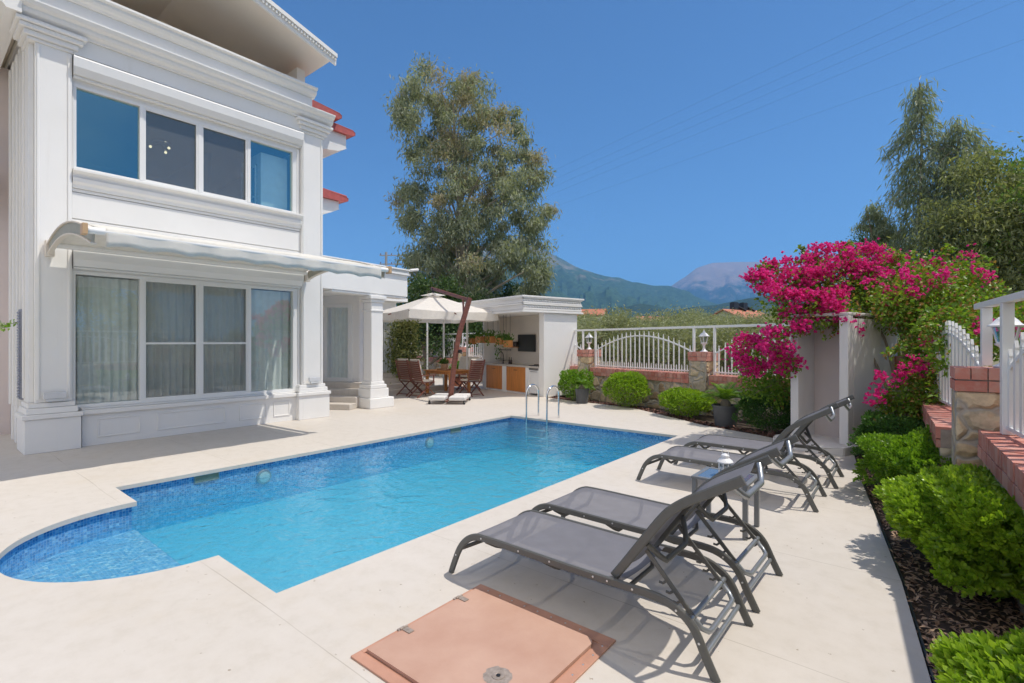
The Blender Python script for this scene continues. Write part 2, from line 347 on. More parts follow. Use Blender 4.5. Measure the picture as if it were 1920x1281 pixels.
def stonemat():
    m,nt,out=newmat('rubble_stone'); b=N(nt,'ShaderNodeBsdfPrincipled'); b.inputs['Roughness'].default_value=.9
    co=coords(nt,(3.1,3.1,3.9)); nz=N(nt,'ShaderNodeTexNoise',Scale=1.2,Detail=2.0); L(nt,co,nz.inputs['Vector'])
    vm=N(nt,'ShaderNodeVectorMath',operation='MULTIPLY_ADD'); vm.inputs[1].default_value=(.7,.7,.7); L(nt,nz.outputs['Color'],vm.inputs[0]); L(nt,co,vm.inputs[2])
    e=N(nt,'ShaderNodeTexVoronoi',feature='DISTANCE_TO_EDGE',Scale=1.0); L(nt,vm.outputs[0],e.inputs['Vector'])
    c=N(nt,'ShaderNodeTexVoronoi',feature='F1',Scale=1.0); L(nt,vm.outputs[0],c.inputs['Vector'])
    sep=N(nt,'ShaderNodeSeparateColor'); L(nt,c.outputs['Color'],sep.inputs[0])
    col=ramp(nt,sep.outputs[0],[(0,(.38,.27,.16)),(.25,(.60,.46,.28)),(.5,(.72,.58,.40)),(.75,(.48,.40,.30)),(1,(.78,.68,.52))])
    n=N(nt,'ShaderNodeTexNoise',Scale=9.0,Detail=8.0,Roughness=.7); L(nt,coords(nt),n.inputs['Vector'])
    col=mixc(nt,.75,col,ramp(nt,n.outputs[0],[(.3,(.5,.47,.44)),(.55,(1,.98,.95)),(.75,(1.25,1.2,1.15))]),'MULTIPLY')
    mort=ramp(nt,e.outputs['Distance'],[(.035,(1,1,1)),(.085,(0,0,0))])
    L(nt,mixc(nt,mort,col,(.42,.37,.31)),b.inputs['Base Color'])
    hh=ramp(nt,e.outputs['Distance'],[(.02,(0,0,0)),(.16,(.8,.8,.8))])
    hm=N(nt,'ShaderNodeMath',operation='MULTIPLY_ADD'); hm.inputs[1].default_value=.35; L(nt,n.outputs[0],hm.inputs[0]); L(nt,hh,hm.inputs[2])
    bp=N(nt,'ShaderNodeBump',Strength=.9,Distance=.045); L(nt,hm.outputs[0],bp.inputs['Height']); L(nt,bp.outputs[0],b.inputs['Normal'])
    L(nt,b.outputs[0],out.inputs[0]); return m
M['stone']=stonemat()
def brickmat():
    m,nt,out=newmat('red_cap_brick'); b=N(nt,'ShaderNodeBsdfPrincipled'); b.inputs['Roughness'].default_value=.8; g=N(nt,'ShaderNodeNewGeometry')
    n=N(nt,'ShaderNodeTexNoise',Scale=11.0,Detail=6.0,Roughness=.7); L(nt,g.outputs['Position'],n.inputs['Vector'])
    c=ramp(nt,g.outputs['Random Per Island'],[(0,(.46,.15,.11)),(.5,(.54,.20,.15)),(1,(.62,.30,.24))])
    c=mixc(nt,ramp(nt,n.outputs[0],[(.45,(0,0,0)),(.75,(.7,.7,.7))]),c,(.56,.40,.33))
    L(nt,c,b.inputs['Base Color']); bp=N(nt,'ShaderNodeBump',Strength=.35,Distance=.01); L(nt,n.outputs[0],bp.inputs['Height']); L(nt,bp.outputs[0],b.inputs['Normal'])
    L(nt,b.outputs[0],out.inputs[0]); return m
M['brick']=brickmat()
M['mortar']=mat('grey_mortar',(.34,.28,.24),.95,.15,20,bump=.3)
def mtnmat(name, green, rock, zrock, rockamt):
    m,nt,out=newmat(name); b=N(nt,'ShaderNodeBsdfPrincipled'); b.inputs['Roughness'].default_value=1; b.inputs['Specular IOR Level'].default_value=0
    pos=geopos(nt); n=N(nt,'ShaderNodeTexNoise',Scale=.0055,Detail=8.0,Roughness=.68); L(nt,pos,n.inputs['Vector'])
    n2=N(nt,'ShaderNodeTexNoise',Scale=.03,Detail=6.0,Roughness=.7); L(nt,pos,n2.inputs['Vector'])
    s=N(nt,'ShaderNodeSeparateXYZ'); L(nt,pos,s.inputs[0])
    zf=N(nt,'ShaderNodeMath',operation='MULTIPLY_ADD'); zf.inputs[1].default_value=1/zrock; zf.inputs[2].default_value=rockamt-1; L(nt,s.outputs[2],zf.inputs[0])
    a=N(nt,'ShaderNodeMath',operation='ADD'); L(nt,zf.outputs[0],a.inputs[0]); L(nt,n.outputs[0],a.inputs[1])
    f=ramp(nt,a.outputs[0],[(.48,(0,0,0)),(.68,(1,1,1))])
    gc=ramp(nt,n2.outputs[0],[(.35,tuple(x*.6 for x in green)),(.65,tuple(x*1.35 for x in green))])
    L(nt,mixc(nt,f,gc,rock),b.inputs['Base Color']); L(nt,b.outputs[0],out.inputs[0]); return m

# ------------------------------------------------------------------ foliage helpers
def unit(a): return a/np.maximum(np.linalg.norm(a,axis=-1,keepdims=True),1e-9)
def rdir(n): return unit(rng.normal(size=(n,3)))
def leaves(name, P, D, Nn, Ln, Wd, mt, parent=None, fold=.25, droop=.12, world=True, kind=None):
    """one mesh of folded leaf blades: P base points, D along the blade, Nn blade normal"""
    P=np.asarray(P,float); n=len(P); D=unit(np.asarray(D,float)); s=unit(np.cross(D,Nn)); nn=np.cross(s,D)
    Ln=np.broadcast_to(np.asarray(Ln,float),(n,))[:,None]; Wd=np.broadcast_to(np.asarray(Wd,float),(n,))[:,None]
    if parent is not None and world:
        I=np.array(root_inv(parent)); P=P@I[:3,:3].T+I[:3,3]; D=D@I[:3,:3].T; s=s@I[:3,:3].T; nn=nn@I[:3,:3].T
    V=np.empty((n,5,3)); V[:,0]=P; V[:,1]=P+D*Ln*.42+s*Wd*.5+nn*Wd*fold; V[:,2]=P+D*Ln*.5; V[:,3]=P+D*Ln*.42-s*Wd*.5+nn*Wd*fold; V[:,4]=P+D*Ln-nn*Ln*droop
    F=np.array([[0,2,1],[0,3,2],[1,2,4],[2,3,4]]); idx=(np.arange(n)[:,None,None]*5+F[None]).reshape(-1)
    me=bpy.data.meshes.new(name); me.vertices.add(n*5); me.vertices.foreach_set('co',V.reshape(-1))
    k=len(idx)//3; me.loops.add(k*3); me.loops.foreach_set('vertex_index',idx.astype(np.int32)); me.polygons.add(k)
    me.polygons.foreach_set('loop_start',np.arange(0,k*3,3,dtype=np.int32)); me.update(calc_edges=True); me.validate()
    me.materials.append(mt); o=bpy.data.objects.new(name,me); COL.objects.link(o)
    if parent is not None: o.parent=parent
    if kind: o['kind']=kind
    return o
def roundleaves(name, P, D, Nn, Ln, Wd, mt, parent=None, cup=.10):
    """one mesh of blunt oval blades (six-sided, slightly cupped)"""
    P=np.asarray(P,float); n=len(P); D=unit(np.asarray(D,float)); s=unit(np.cross(D,Nn)); nn=np.cross(s,D)
    Ln=np.broadcast_to(np.asarray(Ln,float),(n,))[:,None]; Wd=np.broadcast_to(np.asarray(Wd,float),(n,))[:,None]
    if parent is not None:
        I=np.array(root_inv(parent)); P=P@I[:3,:3].T+I[:3,3]; D=D@I[:3,:3].T; s=s@I[:3,:3].T; nn=nn@I[:3,:3].T
    V=np.empty((n,8,3)); V[:,0]=P; V[:,1]=P+D*Ln*.38+s*Wd*.40+nn*Wd*cup; V[:,2]=P+D*Ln*.76+s*Wd*.46+nn*Wd*cup*.6; V[:,3]=P+D*Ln-nn*Ln*.10
    V[:,4]=P+D*Ln*.76-s*Wd*.46+nn*Wd*cup*.6; V[:,5]=P+D*Ln*.38-s*Wd*.40+nn*Wd*cup; V[:,6]=P+D*Ln*.4; V[:,7]=P+D*Ln*.76
    F=np.array([[0,6,1],[0,5,6],[1,6,2],[6,7,2],[5,4,6],[6,4,7],[2,7,3],[7,4,3]]); idx=(np.arange(n)[:,None,None]*8+F[None]).reshape(-1)
    me=bpy.data.meshes.new(name); me.vertices.add(n*8); me.vertices.foreach_set('co',V.reshape(-1)); k=len(idx)//3
    me.loops.add(k*3); me.loops.foreach_set('vertex_index',idx.astype(np.int32)); me.polygons.add(k); me.polygons.foreach_set('loop_start',np.arange(0,k*3,3,dtype=np.int32))
    me.update(calc_edges=True); me.validate(); me.materials.append(mt); o=bpy.data.objects.new(name,me); COL.objects.link(o)
    if parent is not None: o.parent=parent
    return o
def petals(name, C, R, mt, parent, n=6):
    """bract clusters: n small rounded bracts around each centre"""
    C=np.asarray(C,float); k=len(C); P=np.repeat(C,n,0); d=rdir(k*n); R=np.repeat(np.broadcast_to(R,(k,)),n)
    return leaves(name,P-d*R[:,None]*.1,d,rdir(k*n),R,R*.95,mt,parent,fold=.18,droop=-.1)
# ================================================================== SETTING: ground, deck, pool
PX0,PX1,PY0,PY1=-7.06,-3.27,1.58,8.66
SC,SR=-5.23,1.03      # rounded Roman end: centre x, radius
WZ=-.085
def pool_outline(e=0.0, n=28):
    p=[(PX0-e,PY0-e),(PX0-e,PY1+e),(PX1+e,PY1+e),(PX1+e,PY0-e)]
    a=[(SC+(SR+e)*math.cos(t),PY0-.06+(SR+e)*1.02*math.sin(t)) for t in [math.pi*2-math.pi*i/n for i in range(n+1)]]
    pts=[(PX0-e,PY0-e),(PX0-e,PY1+e),(PX1+e,PY1+e),(PX1+e,PY0-e),(SC+SR+e,PY0-e)]+a+[(SC-SR-e,PY0-e)]
    return pts
edge=pool_outline(0)
bedline=[(.35,-3),(.22,1.2),(.05,3.15),(-.09,4.36),(-.26,5.49),(-.52,7.2),(-.72,8.75)]
farline=[(-1.70,9.33),(-2.2,9.62),(-3.3,10.05),(-4.1,10.62),(-5.46,11.52),(-6.4,11.72),(-7.6,11.9),(-8.55,12.16)]
dk=MB(); deck_outer=[(-30,-9),(.6,-9)]+bedline+[(-.8,8.9)]+farline+[(-8.55,14),(-19.5,17.0),(-30,20)]
dk.sheet(deck_outer,[edge],0.0)
# coping nose round the pool: vertical lip and underside
for i in range(len(edge)):
    a=edge[i]; b=edge[(i+1)%len(edge)]
    dk.add([(a[0],a[1],0),(b[0],b[1],0),(b[0],b[1],-.045),(a[0],a[1],-.045)],[(0,1,2,3)])
lip=pool_outline(.05)
for i in range(len(edge)):
    j=(i+1)%len(edge); dk.add([(*edge[i],-.045),(*edge[j],-.045),(*lip[j],-.045),(*lip[i],-.045)],[(0,1,2,3)])
# outer edge drop so that the deck reads as a slab
ob=bedline+[(-.8,8.9)]+farline
for a,b in zip(ob,ob[1:]): dk.add([(*a,0),(*b,0),(*b,-.07),(*a,-.07)],[(0,1,2,3)])
struct('deck',dk,M['deck'])

# basin (mosaic), with UVs in metres so the tiles run true
wall_out=pool_outline(.035)
bm_v=[];bm_f=[];bm_uv=[];bm_m=[]
def bq(vs,uv,mi=0): bm_m.append(mi); o=len(bm_v); bm_v.extend(vs); bm_f.append(tuple(range(o,o+len(vs)))); bm_uv.extend(uv)
def floor_z(y): return -.60 if y<6.2 else -.60-.12*(y-6.2)/2.5
STEPZ=-.30
s=0
for i in range(len(wall_out)):
    a=wall_out[i]; b=wall_out[(i+1)%len(wall_out)]; d=math.hypot(b[0]-a[0],b[1]-a[1])
    bq([(*a,-.045),(*b,-.045),(*b,-1.9),(*a,-1.9)],[(s,-.045),(s+d,-.045),(s+d,-1.9),(s,-1.9)]); s+=d
for y0,y1 in ((PY0-.04,6.2),(6.2,PY1+.04)):
    q=[(PX0-.04,y0,floor_z(y0)),(PX1+.04,y0,floor_z(y0)),(PX1+.04,y1,floor_z(y1)),(PX0-.04,y1,floor_z(y1))]
    bq(q,[(p[0],p[1]) for p in q],1)
# shallow rounded step
n=28; arc=[(SC+(SR+.04)*math.cos(t),PY0-.06+(SR+.04)*1.02*math.sin(t)) for t in [math.pi*2-math.pi*i/n for i in range(n+1)]]
for i in range(n): 
    q=[(SC,PY0,STEPZ),(*arc[i+1],STEPZ),(*arc[i],STEPZ)]; bq(q,[(p[0],p[1]) for p in q],2)
q=[(arc[0][0],PY0,STEPZ),(SC,PY0,STEPZ),(*arc[0],STEPZ)]; bq(q,[(p[0],p[1]) for p in q],2)
q=[(SC,PY0,STEPZ),(arc[-1][0],PY0,STEPZ),(*arc[-1],STEPZ)]; bq(q,[(p[0],p[1]) for p in q],2)
q=[(SC-SR,PY0+.001,STEPZ),(SC+SR,PY0+.001,STEPZ),(SC+SR,PY0+.001,-1.9),(SC-SR,PY0+.001,-1.9)]; bq(q,[(p[0],p[2]) for p in q])
me=bpy.data.meshes.new('pool_basin'); me.from_pydata(bm_v,[],bm_f); ul=me.uv_layers.new(name='UVMap')
for i,l in enumerate(me.loops): ul.data[i].uv=bm_uv[l.vertex_index]
[me.materials.append(M[k]) for k in ('mosaic','mosaic_floor','mosaic_step')]; me.polygons.foreach_set('material_index',bm_m); o=bpy.data.objects.new('pool_basin',me); COL.objects.link(o); o['kind']='structure'
# water body
wo=pool_outline(.045); w=MB(); nn_=len(wo)
w.sheet(wo,(),WZ); k0=len(w.v)
w.sheet(wo,(),-1.85); 
w.f=[f if min(f)<k0 else tuple(reversed(f)) for f in w.f]
for i in range(nn_):
    j=(i+1)%nn_; w.f.append((j,i,i+k0,j+k0))
struct('water',w,M['water'])
# ground
g=MB(); R=9000; hole=pool_outline(.3)
ring=[(R*math.cos(2*math.pi*i/48),R*math.sin(2*math.pi*i/48)) for i in range(48)]
g.sheet(ring,[hole],-.09); struct('ground',g,M['grass'])
# planting bed
b=MB(); b.sheet(bedline+[(-.8,8.9)]+farline+[(-8.5,12.9),(-1.2,11.4),(.6,10.6),(.75,-3)],(),-.035); struct('garden_bed',b,M['soil'])
# fixtures in the pool wall
for lab,y in (('grey skimmer mouth in the pool wall near the squared notch',2.53),('grey skimmer mouth in the pool wall near the ladder end',6.98)):
    t=thing('pool_skimmer',lab,'pool skimmer',(PX0-.035,y,0),0,'skimmer mouths along the house side of the pool')
    m=MB(); m.box((.001,-.145,-.145),(.012,.145,-.136)); m.box((.001,-.145,-.058),(.012,.145,-.049)); m.box((.001,-.145,-.136),(.012,-.136,-.058)); m.box((.001,.136,-.136),(.012,.145,-.058)); obj('frame',m,M['alu'],t)
    m=MB(); m.box((.001,-.136,-.136),(.008,.136,-.058)); obj('flap',m,mat('skimmer_grey',(.22,.24,.18),.6),t)
for lab,y in (('round white underwater lamp below the skimmer by the notch',3.25),('round white underwater lamp on the pool wall toward the ladder',6.3)):
    t=thing('pool_lamp',lab,'pool lamp',(PX0-.035,y,-.235),0,'underwater lamps on the house side of the pool')
    My=Matrix.Rotation(rad(90),4,'Y')
    m=MB(); m.lathe([(.10,0),(.10,.02),(.085,.03),(.072,.03)],n=20,M=My); obj('rim',m,M['alu'],t,smooth=True)
    m=MB(); m.lathe([(.072,.027),(.072,.03),(.05,.036),(.01,.038)],n=20,M=My); obj('lens',m,mat('lamp_lens',(.45,.58,.60),.3),t,smooth=True)
# steel ladder
t=thing('pool_ladder','polished steel ladder with two hooped rails at far pool edge','pool ladder',(-6.3,8.72,0))
for x in (-.27,.27):
    pts=[(x,-.12,-.60),(x,-.12,.3)]+[(x,.1-.22*math.cos(a),.5+.2*math.sin(a)) for a in [math.pi*i/10 for i in range(11)]]+[(x,.32,.3),(x,.32,.0)]
    m=MB(); m.tube(pts,.021,10); obj('handrail',m,M['chrome'],t,smooth=True)
for z in (-.22,-.38,-.54):
    m=MB(); m.box((-.25,-.16,z-.015),(.25,-.08,z+.015)); obj('tread',m,M['chrome'],t,bevel=.005)
# mulch
k=5200; P=np.zeros((k,3)); yy=rng.uniform(1.6,8.8,k)
xl=np.interp(yy,[p[1] for p in bedline],[p[0] for p in bedline]); P[:,0]=xl+.01+rng.uniform(0,1,k)*(.62-xl); P[:,1]=yy; P[:,2]=rng.uniform(-.03,-.005,k)
d=rdir(k); d[:,2]*=.25
leaves('bark_mulch',P,d,np.tile([0,0,1.],(k,1))+rdir(k)*.4,rng.uniform(.03,.085,k),rng.uniform(.01,.026,k),leafmat('brown_bark_chips',(.20,.12,.08),(.46,.32,.22),0,.9,gloss=.1,clump=9),kind='stuff')
k=1500; u=rng.uniform(0,1,k); fx=np.interp(u,np.linspace(0,1,len(farline)),[p[0] for p in farline]); fy=np.interp(u,np.linspace(0,1,len(farline)),[p[1] for p in farline])
P=np.stack([fx,fy+.02+rng.uniform(0,.45,k),rng.uniform(-.03,-.01,k)],1); d=rdir(k); d[:,2]*=.25
leaves('pebble_mulch',P,d,np.tile([0,0,1.],(k,1))+rdir(k)*.4,rng.uniform(.05,.1,k),rng.uniform(.03,.06,k),leafmat('reddish_chips',(.12,.06,.05),(.26,.15,.12),0,.9,gloss=.1,clump=5),kind='stuff')
m=MB(); e0=[(x+.015,y,0) for x,y in bedline[1:6]]
for a,b in zip(e0,e0[1:]): m.bar((a[0],a[1],-.03),(b[0],b[1],-.03),.012,.05)
tag(obj('edging_strip',m,M['black']),'thin black edging strip between the deck and the mulch bed','garden edging')

# ================================================================== HOUSE
H=thing('villa','large white villa with red roof edges and tall windows beside the pool','house',(-10.25,3.6,0))
def hp(name,mb,mt,parent=None,**k): return obj(name,mb,mt,parent or H,world=True,**k)
def wall_holes(m,plane,u0,u1,z0,z1,holes,fr,bk,axis='x'):
    us=sorted({u0,u1,*[h[0] for h in holes],*[h[1] for h in holes]}); zs=sorted({z0,z1,*[h[2] for h in holes],*[h[3] for h in holes]})
    inh=lambda u,z:any(h[0]<u<h[1] and h[2]<z<h[3] for h in holes)
    P=(lambda d,u,z:(d,u,z)) if axis=='x' else (lambda d,u,z:(u,d,z))
    nu,nz=len(us)-1,len(zs)-1
    sol=[[not inh((us[i]+us[i+1])/2,(zs[j]+zs[j+1])/2) for j in range(nz)] for i in range(nu)]
    for i in range(nu):
        for j in range(nz):
            if not sol[i][j]: continue
            a,b,c,d=us[i],us[i+1],zs[j],zs[j+1]
            m.add([P(fr,a,c),P(fr,b,c),P(fr,b,d),P(fr,a,d)],[(0,1,2,3)]); m.add([P(bk,a,c),P(bk,b,c),P(bk,b,d),P(bk,a,d)],[(3,2,1,0)])
            if i==0 or not sol[i-1][j]: m.add([P(fr,a,c),P(fr,a,d),P(bk,a,d),P(bk,a,c)],[(0,1,2,3)])
            if i==nu-1 or not sol[i+1][j]: m.add([P(fr,b,c),P(bk,b,c),P(bk,b,d),P(fr,b,d)],[(0,1,2,3)])
            if j==0 or not sol[i][j-1]: m.add([P(fr,a,c),P(bk,a,c),P(bk,b,c),P(fr,b,c)],[(0,1,2,3)])
            if j==nz-1 or not sol[i][j+1]: m.add([P(fr,a,d),P(fr,b,d),P(bk,b,d),P(bk,a,d)],[(0,1,2,3)])
    return m
XF=-10.28; XB=-10.50; Y0,Y1=1.32,5.95
GW=(1.765,5.41,.60,2.765); UW=(1.775,5.40,4.34,5.70)
m=MB(); wall_holes(m,'x',Y0,Y1,0,6.55,[GW,UW],XF,XB)
hp('front_wall',m,M['paint'])
m=MB(); m.box((-10.503,Y0,0),(-15.9,Y0+.2,6.55)); hp('side_wall',m,M['paint'])
m=MB(); m.box((-10.503,Y1-.2,0),(-15.9,Y1,6.55)); hp('side_wall',m,M['paint'])
# rooms
for z0,z1 in ((.02,.30),(3.75,3.98)): m=MB(); m.box((-10.503,Y0+.203,z0),(-15.5,Y1-.203,z1)); hp('floor_slab',m,M['roomfloor'])
m=MB(); m.box((-15.503,Y0+.203,.3),(-15.7,Y1-.203,3.7)); hp('room_lining',m,M['room'])
m=MB(); m.box((-10.503,Y0+.203,3.1),(-15.5,Y1-.203,3.745)); hp('room_ceiling',m,M['room'])
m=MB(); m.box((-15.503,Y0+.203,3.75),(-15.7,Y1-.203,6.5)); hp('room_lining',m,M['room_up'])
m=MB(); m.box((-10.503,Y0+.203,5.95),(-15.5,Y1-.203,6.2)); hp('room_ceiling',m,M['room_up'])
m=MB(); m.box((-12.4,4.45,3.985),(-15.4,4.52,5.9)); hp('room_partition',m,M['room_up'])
# plinth with raised panels
m=MB(); m.box((XF+.004,1.86,0),(XF+.10,5.40,.50)); m.box((XF+.004,1.80,.503),(XF+.16,5.40,.57)); m.box((XF+.004,1.86,.573),(XF+.07,5.36,.597))
for a,b in ((2.05,2.62),(2.86,3.95),(4.2,4.72),(4.86,5.2)):
    for c,d,e,f in ((a,b,.40,.42),(a,b,.12,.14),(a,a+.02,.14,.40),(b-.02,b,.14,.40)): m.box((XF+.1,c,e),(XF+.112,d,f))
hp('plinth',m,M['paint'],bevel=.004)
def pilaster(a,b,z0,z1):
    m=MB(); m.box((XF+.004,a,z0),(XF+.10,b,z1))
    for c,d in ((a+.02,a+.05),(b-.05,b-.02)): m.box((XF+.1,c,z0+.05),(XF+.118,d,z1-.03))
    if a<3: 
        m.box((XF-.42,a-.06,z0),(XF+.002,a,z1)); m.box((XF-.36,a-.085,z0+.05),(XF-.3,a-.06,z1-.03))
    p=hp('pilaster',m,M['paint'],bevel=.004)
    # pedestal
    m=MB(); m.box((XF-.46 if a<3 else XF+.004,a-.13,0),(XF+.22,b+.09,.50)); m.box((XF-.46 if a<3 else XF+.004,a-.16,.503),(XF+.25,b+.11,.57)); m.box((XF-.44 if a<3 else XF+.004,a-.11,.573),(XF+.19,b+.06,.66)); m.box((XF-.44 if a<3 else XF+.004,a-.085,.663),(XF+.15,b+.03,.73))
    hp('pedestal',m,M['paint'],p,bevel=.008)
    # capital
    m=MB()
    for k,(e,z,zz) in enumerate(((.03,z1,z1+.05),(.07,z1+.053,z1+.13),(.12,z1+.133,z1+.2),(.16,z1+.203,z1+.26))): m.box((XF-.4 if a<3 else XF+.004,a-e-(.06 if a<3 else 0),z),(XF+.1+e,b+e,zz))
    hp('capital',m,M['paint'],p,bevel=.012)
pilaster(1.32,1.74,.735,6.10); pilaster(5.47,5.95,.735,6.10)
# bands between the floors
m=MB(); prof=[(XF+.004,4.05),(XF+.06,4.05),(XF+.07,4.10),(XF+.11,4.14),(XF+.12,4.20),(XF+.08,4.21),(XF+.10,4.26),(XF+.17,4.30),(XF+.17,4.335),(XF+.004,4.335)]
m.prism(prof,'y',1.75,5.46); hp('window_sill',m,M['paint'],bevel=.004)
m=MB()
for z0,z1 in ((3.1,3.56),(3.575,3.985),(3.998,4.045)): m.box((XF+.004,1.75,z0),(XF+.035,5.46,z1))
hp('cladding_band',m,M['paint'],bevel=.006)
# roller shutter boxes
for z in (5.80,2.82):
    m=MB(); prof=[(XF+.004,z),(XF+.13,z),(XF+.19,z+.10),(XF+.20,z+.24),(XF+.18,z+.27),(XF+.004,z+.27)]; m.prism(prof,'y',1.755,5.455); hp('shutter_box',m,M['shutter'],bevel=.01)
    m=MB(); m.box((XF+.004,1.76,z-.035),(XF+.09,5.45,z-.004)); hp('shutter_rail',m,M['upvc'],bevel=.003)
# cornice, frieze, parapet of the terrace above
m=MB()
prof=[(XF+.004,6.37),(XF+.17,6.37),(XF+.18,6.40),(XF+.25,6.43),(XF+.27,6.47),(XF+.27,6.50),(XF+.33,6.53),(XF+.36,6.58),(XF+.36,6.60),(XF+.004,6.60)]
m.prism(prof,'y',1.16,6.10)
m.prism([(Y0-.3-(x-XF-.004)*.0-(.0),z) for x,z in ()] or [(1.159,6.37),(1.0,6.37),(.95,6.43),(.93,6.47),(.90,6.58),(.90,6.60),(1.159,6.60)],'x',XF+.3,-14.5)
hp('cornice',m,M['paint'],bevel=.008,seg=3)
m=MB(); m.box((XF+.004,1.75,6.103),(XF+.13,5.46,6.367)); hp('frieze',m,M['paint'])
m=MB(); m.box((XF+.24,1.3,6.603),(XF+.02,5.62,6.83)); m.box((XF+.02,1.3,6.603),(-14.5,1.5,6.83)); hp('parapet',m,M['paint'])
m=MB(); prof=[(XF+.0,6.833),(XF+.27,6.833),(XF+.29,6.86),(XF+.33,6.88),(XF+.36,6.92),(XF+.36,6.96),(XF+.40,6.98),(XF+.40,7.02),(XF+.0,7.02)]; m.prism(prof,'y',1.25,5.66)
hp('parapet_moulding',m,M['paint'],bevel=.006,seg=3)
m=MB(); m.box((XF-.01,1.5,6.55),(-14.5,Y1,6.66)); hp('terrace_floor',m,M['concrete'])
# loft under the gable: side walls, back wall
m=MB(); m.prism([(1.5,6.67),(1.5,7.50),(3.4,8.05),(5.3,7.50),(5.3,6.67)],'x',-11.7,-11.9); hp('loft_wall',m,M['soffit'])
m=MB(); m.box((XF-.02,5.42,6.66),(-11.69,5.6,7.5)); hp('loft_wall',m,M['soffit'])
# gable roof: two slopes, soffit, dentil bargeboard
def zr(y): return 8.27-abs(y-3.4)*.285
m=MB(); 
for sgn in (1,-1):
    ya,yb=(3.4,5.82) if sgn>0 else (3.4,.2)
    m.add([(-9.62,ya,zr(ya)),(-9.62,yb,zr(yb)),(-16,yb,zr(yb)),(-16,ya,zr(ya)),(-9.62,ya,zr(ya)+.10),(-9.62,yb,zr(yb)+.10),(-16,yb,zr(yb)+.10),(-16,ya,zr(ya)+.10)],
          [(0,1,2,3),(4,7,6,5),(0,4,5,1),(1,5,6,2),(2,6,7,3),(3,7,4,0)])
roof=hp('gable_roof',m,M['soffit'])
m=MB()
for sgn in (1,-1):
    ya,yb=(3.4,5.9) if sgn>0 else (3.4,.15)
    for off,x0,x1,z0,z1 in ((0,-9.615,-9.57,-.06,.13),(0,-9.569,-9.52,.08,.16)):
        m.add([(x0,ya,zr(ya)+z0),(x0,yb,zr(yb)+z0),(x1,yb,zr(yb)+z0),(x1,ya,zr(ya)+z0),(x0,ya,zr(ya)+z1),(x0,yb,zr(yb)+z1),(x1,yb,zr(yb)+z1),(x1,ya,zr(ya)+z1)],
              [(0,1,2,3),(4,7,6,5),(0,4,5,1),(1,5,6,2),(2,6,7,3),(3,7,4,0)])
    k=40
    for i in range(k):
        y=ya+(yb-ya)*(i+.5)/k; m.box((-9.569,y-.018,zr(y)+.02),(-9.535,y+.018,zr(y)+.07))
hp('bargeboard',m,M['paint'],roof)
m=MB()
for sgn in (1,-1):
    ya,yb=(3.4,5.92) if sgn>0 else (3.4,.1)
    m.add([(-9.6,ya,zr(ya)+.165),(-9.6,yb,zr(yb)+.165),(-16,yb,zr(yb)+.165),(-16,ya,zr(ya)+.165),(-9.6,ya,zr(ya)+.2),(-9.6,yb,zr(yb)+.2),(-16,yb,zr(yb)+.2),(-16,ya,zr(ya)+.2)],
          [(0,1,2,3),(4,7,6,5),(0,4,5,1),(1,5,6,2),(2,6,7,3),(3,7,4,0)])
hp('tile_covering',m,M['roofred'],roof)
# tiers with red tile edges stepping out beyond the front wing
def tier(y1,zs,zf,zt,x0=-10.75,xk=-15.5):
    m=MB(); m.box((x0,Y1+.003,zs+.12),(xk,y1-.1,zf)); m.prism([(Y1+.003,zs-.13),(y1-.32,zs+.0),(y1-.1,zs+.117),(Y1+.003,zs+.117)],'x',x0,xk)
    t=hp('eave_box',m,M['paint'],bevel=.006)
    m=MB(); m.prism([(Y1+.003,zf+.003),(y1,zf+.003),(y1+.09,zf+.04),(y1+.09,zf+.10),(y1+.03,zf+.13),(Y1+.003,zt+.1)],'x',x0+.10,xk); r=hp('tile_edge',m,M['roofred'],t,bevel=.008)
    m=MB()
    for i in range(18): m.tube([(x0-.02-i*.26,Y1+.02,zt+.12),(x0-.02-i*.26,y1+.1,zf+.15)],.05,6)
    hp('tile_row',m,M['roofred'],r,smooth=True)
tier(6.62,6.62,6.92,7.02); tier(7.12,6.28,6.72,6.80,-10.95); tier(6.86,4.72,5.02,5.12,-10.85)
m=MB(); m.box((-10.9,Y1+.003,5.62),(-11.2,6.22,5.98)); m.box((-10.895,Y1+.05,5.66),(-10.88,6.18,5.94)); hp('wall_bracket',m,M['paint'],bevel=.01)
m=MB(); m.prism([(5.45,7.03),(5.62,7.03),(5.80,7.52),(5.45,7.42)],'x',-10.9,-11.6); hp('valley_tile',m,M['roofred'])
# side (left) trims, louvre, back block
m=MB()
for x in (-11.05,-11.4,-11.8): m.box((x,1.25,.0),(x-.14,1.316,6.3)); m.box((x-.03,1.22,.6),(x-.11,1.25,6.2))
hp('side_pilaster_trim',m,M['paint'],bevel=.006)
m=MB(); m.box((-12.6,.95,0),(-15.5,1.316,6.5)); hp('rear_side_wall',m,M['paint_pink'])
m=MB(); m.box((-10.73,1.232,.75),(-10.98,1.318,2.15))
lv=hp('louvre_vent',m,mat('grey_blue_vent',(.30,.31,.36),.6),bevel=.003)
m=MB()
for i in range(30): m.box((-10.745,1.214,.775+i*.0452),(-10.965,1.23,.80+i*.0452))
hp('slat',m,mat('grey_blue_slats',(.26,.27,.33),.5),lv)
m=MB(); m.box((-9.9,-1.5,6.75),(-15.5,1.29,6.85)); hp('side_soffit',m,M['soffit'])

